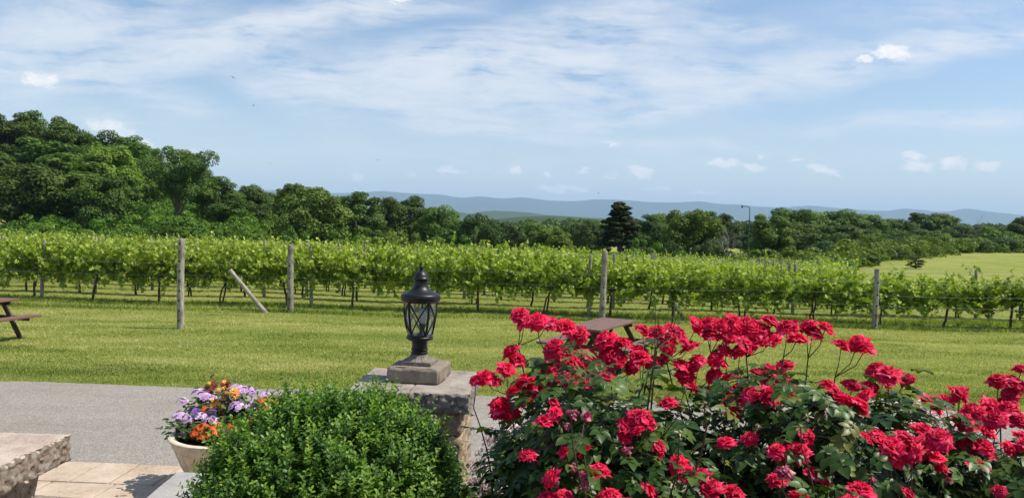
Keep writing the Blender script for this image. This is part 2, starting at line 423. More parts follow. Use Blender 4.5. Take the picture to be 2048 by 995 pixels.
# ------------------------------------------------------------------ mountains and far hills
def hill_mat(name, a, b, c):
    m, t, out = new_mat(name)
    g = t.node('ShaderNodeNewGeometry')
    n = t.noise(g.outputs['Position'], 0.004, 6, 0.7); n2 = t.noise(g.outputs['Position'], 0.0012, 3, 0.5)
    col = t.ramp(n, [(0.35, a), (0.65, b)])
    col = t.mix(t.mapr(n2, 0.62, 0.66, 0, 1), col, c)
    p = principled(t, col, 0.95, 0.05); t.l.new(p.outputs[0], out.inputs[0]); return m
M_MT = hill_mat('mountain_forest', (0.018, 0.032, 0.018), (0.032, 0.050, 0.026), (0.026, 0.040, 0.022))
M_HILL = hill_mat('far_hill_woods', (0.03, 0.055, 0.015), (0.055, 0.09, 0.025), (0.16, 0.19, 0.06))
RIDGE = [(-400, 395), (-100, 390), (200, 384), (400, 380), (540, 380), (575, 379), (660, 386), (720, 385), (765, 381), (800, 385), (850, 388), (885, 389), (920, 396), (960, 392), (1005, 397), (1045, 394), (1100, 401), (1150, 402), (1190, 398), (1240, 399), (1300, 404), (1350, 405), (1400, 402), (1440, 408), (1480, 408), (1500, 412), (1560, 415), (1620, 410), (1680, 416), (1740, 421), (1780, 422), (1810, 416), (1850, 423), (1900, 423), (1930, 416), (1980, 423), (2048, 430), (2200, 440), (2500, 446)]
def ridge_obj(name, pts, Y, depth, mat, amp, seed, nx=420, ny=26, base=-25):
    c = [at(px, py, Y) for px, py in pts]; X0 = np.array([p.x for p in c]); Z0 = np.array([p.z for p in c])
    xs = np.linspace(X0[0], X0[-1], nx); top = np.interp(xs, X0, Z0)
    # round the polyline off and roughen it
    k = np.array([1, 2, 3, 2, 1]) / 9; top = np.convolve(np.pad(top, 2, 'edge'), k, 'valid')
    V = []; 
    for j in range(ny):
        f = j / (ny - 1)                       # 0 front foot, 1 back foot; the crest at 0.6
        q = f / 0.6 if f < 0.6 else 1 - (f - 0.6) / 0.4
        prof = q ** 0.8 if f < 0.6 else q
        for i, x in enumerate(xs):
            nz = mnoise.fractal(Vector((x / depth * 2.4, f * 1.6, seed)), 1.0, 2.0, 5)
            spur = abs(mnoise.noise(Vector((x / depth * 3.6 + seed, f * 0.7, 3.3))))
            h = base + (top[i] - base) * prof * (1 + (1 - q) * q * (nz * 1.3 - spur * 1.4))
            if q == 1 or abs(f - 0.6) < 0.5 / (ny - 1): h = top[i] + nz * amp
            V.append((x, Y - depth * 0.6 + depth * f, h))
    V = np.array(V); ii = np.arange(nx - 1)[None] + np.arange(ny - 1)[:, None] * nx
    F = np.stack([ii, ii + 1, ii + 1 + nx, ii + nx], -1).reshape(-1, 4)
    return tag(link(name, np_mesh(name, V, F, True, mat=mat)), kind='structure')
ridge_obj('mountains', RIDGE, 12000, 4200, M_MT, 6, 1.0)
ridge_obj('hills', [(500, 470), (700, 452), (860, 436), (900, 426), (925, 424), (940, 428), (955, 424), (985, 421), (1020, 422), (1060, 424), (1100, 430), (1150, 434), (1220, 436), (1300, 440), (1400, 440), (1500, 446), (1700, 455), (1900, 462), (2100, 470)], 3800, 1500, M_HILL, 2.5, 7.0, ny=22)
ridge_obj('low_hills', [(300, 470), (600, 460), (880, 447), (960, 442), (1040, 433), (1100, 431), (1160, 434), (1210, 440), (1280, 446), (1450, 452), (1700, 462), (2100, 478)], 1500, 700, M_HILL, 2.0, 11.0, ny=18)

# ------------------------------------------------------------------ haze
bm = bmesh.new(); bmesh.ops.create_cube(bm, size=1)
bmesh.ops.scale(bm, vec=(46000, 46000, 760), verts=bm.verts)
hz = link('haze', bm_mesh('haze', bm)); hz.location = (0, 0, 760 / 2 - 27)
m, t, out = new_mat('haze_air')
pv = t.node('ShaderNodeVolumePrincipled'); pv.inputs['Color'].default_value = (0.51, 0.69, 1.0, 1); pv.inputs['Density'].default_value = 9.5e-5
pv.inputs['Anisotropy'].default_value = 0.0
t.l.new(pv.outputs[0], out.inputs['Volume']); hz.data.materials.append(m); tag(hz, 'pale blue haze of the summer air', 'haze', kind='stuff')
del hz['category']
# ------------------------------------------------------------------ trees
LEAF2 = (np.array([[-.5, 0, 0.0], [0, -.6, .08], [.5, 0, 0.0], [0, .6, .08]]), np.array([[0, 1, 2, 3]]))
def bark_mat(name, a, b, sc_=6):
    m, t, out = new_mat(name)
    tcn = t.node('ShaderNodeTexCoord')
    n = t.noise(t.mapping(tcn.outputs['Object'], scale=(1, 1, 0.22)), sc_, 6, 0.7)
    p = principled(t, t.ramp(n, [(0.3, a), (0.7, b)]), 0.9, 0.15, n, 0.8, 0.03)
    t.l.new(p.outputs[0], out.inputs[0]); return m
M_BARK = bark_mat('tree_bark', (0.06, 0.05, 0.04), (0.17, 0.15, 0.125), 3)
M_LEAF_A = leaf_mat('oak_leaves', [(0, (0.048, 0.090, 0.012)), (0.5, (0.094, 0.158, 0.022)), (1, (0.165, 0.235, 0.042))], 0.25, 0.6, 0.25, obj_var=0.28, hue=0.012, patch=0.35)
M_LEAF_B = leaf_mat('locust_leaves', [(0, (0.075, 0.140, 0.014)), (0.5, (0.125, 0.210, 0.022)), (1, (0.18, 0.27, 0.04))], 0.28, 0.6, 0.25, obj_var=0.2, hue=0.02, patch=0.5)
M_LEAF_C = leaf_mat('cedar_needles', [(0, (0.028, 0.046, 0.014)), (0.5, (0.042, 0.064, 0.018)), (1, (0.085, 0.085, 0.03))], 0.12, 0.7, 0.15, obj_var=0.12)
M_LEAF_D = leaf_mat('hedgerow_leaves', [(0, (0.040, 0.078, 0.014)), (0.5, (0.066, 0.118, 0.022)), (1, (0.115, 0.165, 0.045))], 0.25, 0.6, 0.25, obj_var=0.25, hue=0.012, patch=0.4)

def crown_np(seed, R=3.6, z0=2.2, z1=14.0, lobes=44, leaves=9000, size=0.30, shape='round', fill=0.2):
    rs = np.random.default_rng(seed)
    H = z1 - z0; C = []
    while len(C) < lobes:
        d = unit(rs, 1)[0]; k = rs.uniform(0.45, 0.92) ** 0.8
        x, y, z = d * k
        zz = (z + 1) / 2
        if shape == 'cone': wf = 1.15 * (1 - zz) ** 0.75 + 0.06
        elif shape == 'tall': wf = 1 - 0.35 * zz
        elif shape == 'vase': wf = 0.6 + 0.55 * zz
        else: wf = 1.0
        if shape != 'round': 
            a = math.atan2(y, x); rr = math.sqrt(rs.uniform(0.15, 1)); zz = rs.uniform(0.02, 0.97)
            if shape == 'cone': wf = 1.1 * (1 - zz) ** 0.95 + 0.04
            elif shape == 'tall': wf = math.sin(PI * min(max(0.12 + 0.82 * zz, 0), 1)) ** 0.5
            elif shape == 'vase': wf = (0.45 + 0.7 * zz) * (1 if zz < 0.75 else math.sqrt(max(0.05, 1 - ((zz - 0.75) / 0.26) ** 2)))
            x, y = math.cos(a) * rr * wf, math.sin(a) * rr * wf; z = zz * 2 - 1
        lr = R * rs.uniform(0.15, 0.33) * (0.55 if shape == 'cone' else 1)
        C.append((x * (R - lr * 0.4), y * (R - lr * 0.4), z0 + lr * 0.5 + (z + 1) / 2 * (H - lr * 1.2), lr))
    C = np.array(C)
    wts = C[:, 3] ** 2; idx = rs.choice(len(C), leaves, p=wts / wts.sum())
    d = unit(rs, leaves); d[:, 2] = np.abs(d[:, 2]) * np.where(rs.random(leaves) < 0.78, 1, -0.8)
    lr = C[idx, 3]; rad = lr * (0.76 + 0.38 * rs.random(leaves))
    P = C[idx, :3] + d * rad[:, None] * np.array([1, 1, 0.92])
    if shape == 'cone': P[:, 2] -= 0.12 * np.hypot(P[:, 0], P[:, 1])
    N = d + unit(rs, leaves) * 0.62 + np.array([0, 0, 0.35])
    nf = int(leaves * fill)
    ci = rs.choice(len(C), nf); Pf = C[ci, :3] * np.array([0.8, 0.8, 0.97]) + unit(rs, nf) * C[ci, 3:] * 0.7 * rs.random((nf, 1))
    P = np.concatenate([P, Pf]); N = np.concatenate([N, unit(rs, nf)])
    S = size * (0.6 + 0.8 * rs.random(len(P)))
    V, F, r = scatter(LEAF2[0], LEAF2[1], frames(N, unit(rs, len(P))), S, P, rs)
    zq = np.quantile(V[:, 2], 0.998); kz = (z1 - z0 * 0.5) / (zq - z0 * 0.5); V[:, 2] = z0 * 0.5 + (V[:, 2] - z0 * 0.5) * kz
    kr = R / np.quantile(np.hypot(V[:, 0], V[:, 1]), 0.97); V[:, :2] *= kr; C[:, :2] *= kr; C[:, 2] *= kz
    r = np.clip(np.repeat(np.concatenate([rs.random(len(C))[idx], rs.random(nf)]), 4) * 0.45 + r * 0.55, 0, 1)
    return V, F, r, C
def trunk_np(seed, C, zt=10.5, r0=0.26, limbs=9, z0=2.2):
    rs = np.random.default_rng(seed + 99); parts = []
    k = np.linspace(0, 1, 9); wob = np.cumsum(rs.normal(size=(9, 2)) * 0.10, axis=0)
    pts = np.stack([wob[:, 0], wob[:, 1], -0.6 + k * (zt + 0.6)], 1); pts[0, :2] = pts[1, :2]
    parts.append(tube_np(pts, r0 * (1 - 0.8 * k) * (1 + 0.5 * np.exp(-k * 12)), 8))
    for c in C[rs.choice(len(C), limbs, replace=False)]:
        zs = rs.uniform(0.22, 0.8) * min(zt, c[2]); b = np.array([np.interp(zs, pts[:, 2], pts[:, 0]), np.interp(zs, pts[:, 2], pts[:, 1]), zs])
        q = np.linspace(0, 1, 5)[:, None]; mid = b * (1 - q) + c[:3] * q; mid[:, 2] += 0.5 * np.sin(q[:, 0] * PI); mid += rs.normal(size=mid.shape) * 0.12 * q
        parts.append(tube_np(mid, r0 * 0.42 * (1 - 0.8 * q[:, 0]), 5))
    return merge(parts)
PROTO = {}
def make_kind(kind, i, mat, **kw):
    tz = kw.pop('zt', 10.5); r0 = kw.pop('r0', 0.26)
    V, F, r, C = crown_np(**kw)
    cm = np_mesh(kind + '_crown', V, F, False, r, mat)
    V, F, r = trunk_np(kw['seed'], C, tz, r0); tm = np_mesh(kind + '_trunk', V, F, True, r, M_BARK)
    PROTO[(kind, i)] = (cm, tm, kw.get('R', 3.6), kw.get('z1', 14.0))
for i in range(3): make_kind('oak', i, M_LEAF_A, seed=20 + i, lobes=84, leaves=21000, size=0.205, z0=1.2)
for i in range(3): make_kind('oak', 3 + i, M_LEAF_A, seed=26 + i, lobes=60, leaves=15000, size=0.20, z0=0.2, z1=8.0, zt=5.5)
for i in range(2): make_kind('hedgerow', 3 + i, M_LEAF_D, seed=66 + i, lobes=50, leaves=12000, size=0.20, z0=0.2, z1=8.0, zt=5.5, fill=0.08)
make_kind('locust', 3, M_LEAF_B, seed=46, lobes=50, leaves=12000, size=0.20, z0=0.2, z1=8.0, zt=5.5, fill=0.08)
make_kind('poplar', 3, M_LEAF_A, seed=36, lobes=56, leaves=13000, size=0.20, z0=0.2, z1=9.0, zt=6, R=2.6, shape='tall')
for i in range(2): make_kind('poplar', i, M_LEAF_A, seed=30 + i, lobes=84, leaves=19000, size=0.205, shape='tall', R=3.2, z0=1.0)
for i in range(2): make_kind('locust', i, M_LEAF_B, seed=40 + i, lobes=70, leaves=16000, size=0.21, shape='vase', z0=1.6, fill=0.1)
make_kind('cedar', 0, M_LEAF_C, seed=50, lobes=120, leaves=15000, size=0.22, shape='cone', z0=0.3, R=3.0, zt=13.4)
make_kind('juniper', 1, M_LEAF_C, seed=51, lobes=60, leaves=8000, size=0.22, shape='tall', z0=0.3, R=3.0, zt=12)
for i in range(2): make_kind('hedgerow', i, M_LEAF_D, seed=60 + i, lobes=70, leaves=16000, size=0.21, fill=0.08, z0=1.2)
for i in range(3): make_kind('shrub', i, M_LEAF_B, seed=70 + i, lobes=26, leaves=3600, size=0.13, R=1.9, z0=0.05, z1=3.0, zt=2.2, r0=0.05)
for i in range(2): make_kind('thorn', i, M_LEAF_D, seed=75 + i, lobes=26, leaves=3400, size=0.13, R=1.9, z0=0.05, z1=3.0, zt=2.2, r0=0.05)
rt = random.Random(3)
def tree(kind, px, py, Y, wpx, label, cat='tree', name=None, group='trees at the edge of the field', bury=0.0):
    keys = [k for k in PROTO if k[0] == kind]
    top = at(px, py, Y); g = float(gz(top.x, top.y)) - bury
    h = top.z - g; wd = wpx * Y / FPX
    asp = lambda k: abs(math.log((h / wd) / (PROTO[k][3] / (2 * PROTO[k][2])))); best = min(asp(k) for k in keys); cm, tm, R, z1 = PROTO[rt.choice([k for k in keys if asp(k) < best + 0.02])]
    s = wd * (1.22 if kind not in ('cedar', 'juniper', 'shrub', 'thorn') else 1.05) / (2 * R); szz = h / z1
    nm = name or {'oak': 'oak_tree', 'poplar': 'poplar_tree', 'locust': 'locust_tree', 'cedar': 'cedar_tree', 'juniper': 'juniper_tree', 'hedgerow': 'hedgerow_tree', 'shrub': 'shrub', 'thorn': 'shrub'}[kind]
    o = thing(nm, label, cat, (top.x, top.y, g), rt.uniform(0, 6.28), group)
    o.scale = (s, s, szz)
    part('trunk', tm, o); part('crown', cm, o)
    return o
LW = 'trees of the wood on the left'; MW = 'trees behind the vineyard'; RW = 'trees beyond the field on the right'
TREES = [
 # left wood, back layer
 ('oak', -40, 236, 118, 130, 'dark tree crown cut by the left edge of the photo, highest part of the wood', LW),
 ('oak', 12, 226, 112, 100, 'tall dark green tree at the far left, highest point of the skyline', LW),
 ('oak', 66, 224, 116, 90, 'rounded tree top beside the highest tree at far left of the wood', LW),
 ('oak', 122, 236, 114, 92, 'dark tree top just left of the notch in the wood skyline', LW),
 ('hedgerow', 176, 268, 120, 70, 'thin paler tree top showing in the notch of the wood skyline', LW),
 ('oak', 214, 262, 112, 84, 'dark tree top right of the notch in the wood skyline', LW),
 ('oak', 258, 274, 112, 90, 'dark green tree behind, between the notch and the lone spreading tree', LW),
 ('oak', 305, 300, 118, 84, 'dark tree just behind and left of the spreading tree with visible trunk', LW),
 ('oak', 405, 330, 116, 70, 'small dark tree at the right shoulder of the spreading tree', LW),
 # left wood, front layer
 ('oak', -20, 300, 92, 120, 'broad dark tree in front at the left edge of the photo', LW),
 ('oak', 50, 330, 80, 130, 'dense round dark tree low in the front of the wood at far left', LW),
 ('poplar', 92, 280, 98, 110, 'tall middle tree of the left wood behind the low round one', LW),
 ('poplar', 150, 306, 84, 128, 'big grey green tree in the front of the wood, widest one', LW),
 ('locust', 214, 290, 92, 110, 'lighter yellow green tree in the middle of the left wood', LW),
 ('oak', 196, 352, 78, 90, 'lower dark tree in front of the lighter yellow green one', LW),
 ('oak', 280, 318, 100, 90, 'dark tree left of the spreading tree with its foot behind the brush', LW),
 ('poplar', 240, 350, 88, 66, 'narrow dark tree standing in front between two larger crowns of the wood', LW),
 # to the round tree
 ('oak', 441, 354, 92, 84, 'small round tree just right of the spreading tree', LW),
 ('oak', 498, 370, 108, 78, 'low dark tree between the small round tree and the gap to the mountains', LW),
 ('oak', 543, 384, 118, 70, 'low dark tree with the first blue mountain showing over it', LW),
 ('poplar', 585, 368, 92, 62, 'slim tree pressed against the left side of the big round tree', LW),
 ('oak', 632, 375, 74, 112, 'big round tree with pale sunlit crown left of the lamp', LW),
 ('oak', 684, 394, 108, 60, 'dark tree peeping out behind the right side of the big round tree', MW),
 ('poplar', 722, 384, 96, 82, 'pointed tree with tall crown standing above the mountain line', MW),
 ('oak', 778, 396, 104, 84, 'dark tree right of the pointed tree, its top on the mountain line', MW),
 ('oak', 826, 393, 106, 78, 'dark tree with the highest top left of the lamp finial', MW),
 ('oak', 880, 412, 102, 78, 'dark tree just right of the lamp finial', MW),
 ('oak', 918, 442, 100, 50, 'small dark tree at the foot of the far blue hill', MW),
 # behind the lamp and to the cedar
 ('hedgerow', 956, 428, 82, 76, 'olive green tree right of the lamp, standing before the blue hills', MW),
 ('hedgerow', 1002, 442, 86, 66, 'olive tree beside the one in front of the blue hills', MW),
 ('juniper', 1030, 452, 74, 50, 'low dark conical tree in the gap between the lamp and the tall cedar', MW),
 ('oak', 1066, 446, 88, 64, 'dark tree midway between the lamp and the tall cedar', MW),
 ('locust', 1104, 458, 78, 74, 'bright green low tree between the lamp and the tall cedar', MW),
 ('hedgerow', 1146, 446, 92, 72, 'olive tree second to the left from the tall cedar', MW),
 ('hedgerow', 1186, 440, 88, 64, 'olive tree directly left of the tall cedar', MW),
 ('cedar', 1242, 405, 64, 128, 'tall dark cedar, the darkest tree, right of the middle of the photo', MW),
 # right of the cedar
 ('hedgerow', 1292, 430, 82, 72, 'olive tree directly right of the tall dark cedar', MW),
 ('oak', 1334, 428, 96, 70, 'dark tree between the olive tree and the bright sunlit tree', MW),
 ('locust', 1384, 420, 74, 108, 'bright green tree with loose crown halfway between cedar and curved pole', MW),
 ('oak', 1418, 424, 104, 70, 'dark tree peeping behind the bright loose crowned tree', MW),
 ('hedgerow', 1446, 428, 78, 64, 'thin olive tree just left of the bare grey one', MW),
 ('hedgerow', 1508, 446, 90, 56, 'low olive tree right behind the curved pole', MW),
 ('poplar', 1542, 430, 66, 72, 'leafy tall tree just right of the curved pole', MW),
 ('oak', 1588, 418, 132, 90, 'dark round tree top standing highest right of the curved pole', RW),
 ('oak', 1636, 422, 136, 84, 'second dark round tree top to the right of the curved pole', RW),
 ('oak', 1690, 420, 134, 92, 'dark round tree in the middle of the right hand wood', RW),
 ('oak', 1738, 428, 132, 80, 'dark round tree at the right shoulder of the wood', RW),
 ('oak', 1786, 438, 136, 76, 'low dark tree where the right hand wood dips', RW),
 ('poplar', 1838, 426, 142, 50, 'dark tall tree left of the sky gap on the right', RW),
 ('oak', 1884, 427, 146, 60, 'umbrella shaped dark tree right of the sky gap', RW),
 ('hedgerow', 1920, 448, 140, 64, 'low grey green tree under the leafless tree', RW),
 ('hedgerow', 1972, 450, 150, 78, 'low grey green tree right of the leafless tree', RW),
 ('oak', 2042, 434, 150, 62, 'dark round tree at the right edge of the photo', RW),
 ('oak', 1610, 446, 112, 96, 'big dark crown in the front of the right hand wood, near the curved pole', RW),
 ('oak', 1664, 450, 110, 92, 'big dark crown in front in the middle of the right hand wood', RW),
 ('hedgerow', 1722, 456, 112, 84, 'olive crown in front, right part of the right hand wood', RW),
 ('hedgerow', 1830, 458, 124, 84, 'olive tree on the slope under the sky gap', RW),
]
for k, px, py, Y, wd, lab, grp in TREES: tree(k, px, py, Y, wd, lab, group=grp)
# the spreading tree with a trunk that shows
V, F, r, C = crown_np(400, R=5.0, z0=6.4, z1=14.6, lobes=40, leaves=17000, size=0.21, shape='vase', fill=0.05)
p0 = at(355, 400, 84); gg = float(gz(p0.x, p0.y)) 
top = at(355, 297, 84); st = thing('spreading_oak_tree', 'tall spreading tree with grey trunk visible, right end of the high wood', 'tree', (p0.x, p0.y, gg), 0, LW)
st.scale = (0.78, 0.78, (top.z - gg) / 14.6)
part('crown', np_mesh('spreading_crown', V, F, False, r, M_LEAF_A), st)
V, F, r = trunk_np(400, C, 12.0, 0.40, 14); part('trunk', np_mesh('spreading_trunk', V, F, True, r, M_BARK), st)

# leafless trees
M_DEAD = bark_mat('weathered_bark', (0.20, 0.18, 0.16), (0.36, 0.33, 0.30), 5)
def dead_tree(px, py, Y, label, seed, spread=0.5, grp=None):
    top = at(px, py, Y); g = float(gz(top.x, top.y)); H = top.z - g; rs = np.random.default_rng(seed)
    o = thing('leafless_tree', label, 'tree', (top.x, top.y, g), 0, grp)
    br = []
    tp = []
    def grow(p, d, L, r, lv):
        q = [p]; dd = d
        for _ in range(4):
            dd = dd + rs.normal(size=3) * 0.16; dd /= np.linalg.norm(dd); q.append(q[-1] + dd * L / 4)
        (tp if lv == 0 else br).append(tube_np(q, np.linspace(r, r * 0.5, 5), 6 if lv == 0 else 4))
        if lv < 4:
            for k in range(4 if lv else 6):
                a = rs.integers(1, 5); v = dd + unit(rs, 1)[0] * (spread + 0.25); v[2] = abs(v[2]) * 0.8 + 0.15; v /= np.linalg.norm(v)
                grow(q[a], v, L * rs.uniform(0.5, 0.7), r * 0.45, lv + 1)
    grow(np.array([0, 0, -0.3]), np.array([0.03, 0, 1.0]), H * 0.5, H * 0.016, 0)
    V, F, r = merge(tp); part('trunk', np_mesh('dead_trunk', V, F, True, r, M_DEAD), o)
    V, F, r = merge(br); zmax = V[:, 2].max(); V = V * np.array([1, 1, H / zmax]); part('branches', np_mesh('dead_branches', V, F, True, r, M_DEAD), o)
dead_tree(1939, 424, 138, 'leafless grey tree on the skyline at the right', 5, 0.85)
dead_tree(1460, 446, 66, 'bare grey tree with thin branches left of the curved pole', 9, 0.5)

# shrubs
LS = 'bushes between the vineyard and the left wood'; RS = 'bushes along the edge of the right field'
SHR = []
shrub_l = [(18, 462, 66, 90), (70, 452, 68, 96), (128, 446, 70, 100), (232, 432, 66, 92), (186, 462, 62, 74), (290, 420, 76, 96), (330, 438, 66, 90), (372, 422, 76, 90), (415, 444, 68, 84),
           (462, 432, 74, 90), (505, 440, 66, 90), (555, 428, 78, 84), (590, 452, 64, 70), (690, 462, 62, 80), (745, 454, 66, 84), (800, 462, 62, 80), (852, 466, 62, 84), (905, 470, 62, 80)]
names_l = ['bush at the far left foot of the wood', 'second bush from the left at the foot of the wood', 'bush under the widest grey green tree', 'pale rounded bush with upright shoots left of the tall stake', 'low bush peeping over the vines left of the pale bush',
  'bright bush left of the tall wooden stake', 'bright low bush above and left of the tall stake', 'bright green bush under the trunk of the spreading tree', 'bush right of the tall wooden stake', 'bright bush below the small round tree', 'low bright bush above the leaning post',
  'bush between the small round tree and the big round tree', 'low bush at the left foot of the big round tree', 'low bush at the right foot of the big round tree', 'bright bush below the pointed tree', 'low bush left of the lamp finial', 'low bush directly behind the lamp finial', 'low bush just right of the lamp finial']
for (px, py, Y, wd), nm in zip(shrub_l, names_l): tree('shrub', px, py, Y, wd, nm, 'bush', group=LS)
shrub_r = [(1290, 478, 58, 60), (1345, 482, 58, 64), (1420, 480, 58, 66), (1585, 492, 60, 84), (1640, 480, 72, 92), (1700, 478, 82, 90), (1750, 480, 88, 84), (1800, 472, 98, 86), (1850, 474, 100, 84), (1900, 470, 106, 84), (1950, 476, 108, 78), (1998, 474, 116, 82), (2045, 478, 118, 76),
           (1610, 512, 50, 78), (1664, 506, 55, 84), (1722, 498, 64, 86), (1778, 492, 76, 80)]
names_r = ['low bush right of the tall dark cedar', 'second low bush right of the tall dark cedar', 'low bush under the bright loose crowned tree', 'bright bush right of the curved pole base', 'bright rounded bush below the first dark round tree', 'bush below the middle of the right wood',
  'bush in the right hedge left of the slope', 'hedge bush above the small dark cedar bush in the field', 'hedge bush below the sky gap', 'hedge bush below the leafless tree', 'hedge bush at the far end of the field', 'hedge bush second from the right edge', 'dark hedge bush at the right edge of the photo',
  'lowest bush near the vines right of the curved pole', 'low bush at the near corner of the right field', 'low bush on the edge of the field behind the vines', 'low bush on the field edge left of the lone field bush']
for i, ((px, py, Y, wd), nm) in enumerate(zip(shrub_r, names_r)): tree('thorn' if i % 3 else 'shrub', px, py, Y, wd, nm, 'bush', group=RS)
b0 = tree('juniper', 1831, 513, 60, 34, 'lone small dark bush standing in the mown field on the right', 'bush', name='field_bush', group=None)

# undergrowth and distant woods: masses that nobody could count
def mass(name, pts, mat, size, per, label, seed, R=2.0):
    """pts: list of (x, y, z, r, h)"""
    rs = np.random.default_rng(seed); parts = []
    for (x, y, z, r, h) in pts:
        n = per; d = unit(rs, n); d[:, 2] = np.abs(d[:, 2]) - 0.15
        lc = unit(rs, 9); lc[:, 2] = np.abs(lc[:, 2]); lc *= rs.uniform(0.45, 0.8, (9, 1)); li = rs.integers(9, size=n)
        P = np.array([x, y, z]) + lc[li] * np.array([r, r, h]) + d * min(r, h) * (0.36 + 0.16 * lc[li][:, :1] ** 2) * (0.85 + 0.25 * rs.random((n, 1)))
        parts.append(scatter(LEAF2[0], LEAF2[1], frames(d + unit(rs, n) * 0.6, unit(rs, n)), size * (0.6 + 0.8 * rs.random(n)), P, rs))
        v, f, rr = parts[-1]; parts[-1] = (v, f, np.clip(rr * 0.6 + rs.random() * 0.4, 0, 1))
    V, F, r = merge(parts)
    return tag(link(name, np_mesh(name, V, F, False, r, mat)), label, kind='stuff')
rr = random.Random(8); pts = []
for i in range(150):                         # brush belt on the left and centre
    px = rr.uniform(-60, 1600); Y = rr.uniform(66, 84) if px < 950 else rr.uniform(60, 76)
    p = at(px, 470, Y); r = rr.uniform(1.3, 2.4)
    z = float(gz(p.x, p.y)); pts.append((p.x, p.y, z - 0.2, r, rr.uniform(1.6, 2.6)))
for i in range(150):                         # understorey of the left wood
    px = rr.uniform(-120, 560); Y = rr.uniform(86, 124)
    p = at(px, 470, Y); pts.append((p.x, p.y, float(gz(p.x, p.y)) - 0.3, rr.uniform(2.2, 3.4), rr.uniform(3.0, 5.0)))
mass('undergrowth', pts, M_LEAF_B, 0.20, 620, 'bright green brush filling the gaps between the bushes', 1)
pts = []
for i in range(160):
    px = rr.uniform(1500, 2100); Y = 54 + max(0, px - 1680) / 280 * 50; Y = min(Y, 112) + rr.uniform(2, 26)
    p = at(px, 480, Y); pts.append((p.x, p.y, float(gz(p.x, p.y)) - 0.2, rr.uniform(1.4, 2.4), rr.uniform(1.6, 3.0)))
mass('hedge_undergrowth', pts, M_LEAF_B, 0.20, 620, 'green brush along the hedge of the right field', 2)
pts = []
for i in range(420):
    px = rr.uniform(-120, 2170); Y = rr.uniform(128, 175)
    lim = np.interp(px, [-120, 150, 400, 520, 700, 900, 1000, 1250, 1600, 1800, 2170], [300, 300, 372, 400, 412, 432, 446, 440, 440, 450, 452])
    p = at(px, lim + rr.uniform(0, 16), Y); g = float(gz(p.x, p.y)); h = max(p.z - g, 3)
    pts.append((p.x, p.y, g + h * 0.35, rr.uniform(2.6, 4.2), h * 0.6))
mass('background_woods', pts, M_LEAF_A, 0.42, 620, 'dark green wood behind the nearer trees', 3)
pts = []
for i in range(420):
    px = rr.uniform(700, 2200); Y = rr.uniform(330, 620)
    lim = np.interp(px, [700, 900, 980, 1050, 1120, 1200, 1500, 2200], [436, 440, 440, 437, 434, 438, 440, 446])
    p = at(px, lim + rr.uniform(0, 8), Y); pts.append((p.x, p.y, p.z - 9, rr.uniform(6, 11), 9))
    
mass('distant_woods', pts, M_LEAF_A, 1.3, 420, 'far off wooded ridge below the blue hills', 4)
# ------------------------------------------------------------------ vineyard
def row_y(k, x):
    return 22.45 - 0.045 * x + 2.55 * k
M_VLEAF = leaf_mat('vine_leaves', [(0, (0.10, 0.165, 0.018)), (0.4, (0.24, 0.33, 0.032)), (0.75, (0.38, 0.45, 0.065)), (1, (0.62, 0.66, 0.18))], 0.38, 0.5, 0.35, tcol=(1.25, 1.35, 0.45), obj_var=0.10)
M_VBARK = bark_mat('vine_bark', (0.045, 0.032, 0.024), (0.13, 0.10, 0.075), 22)
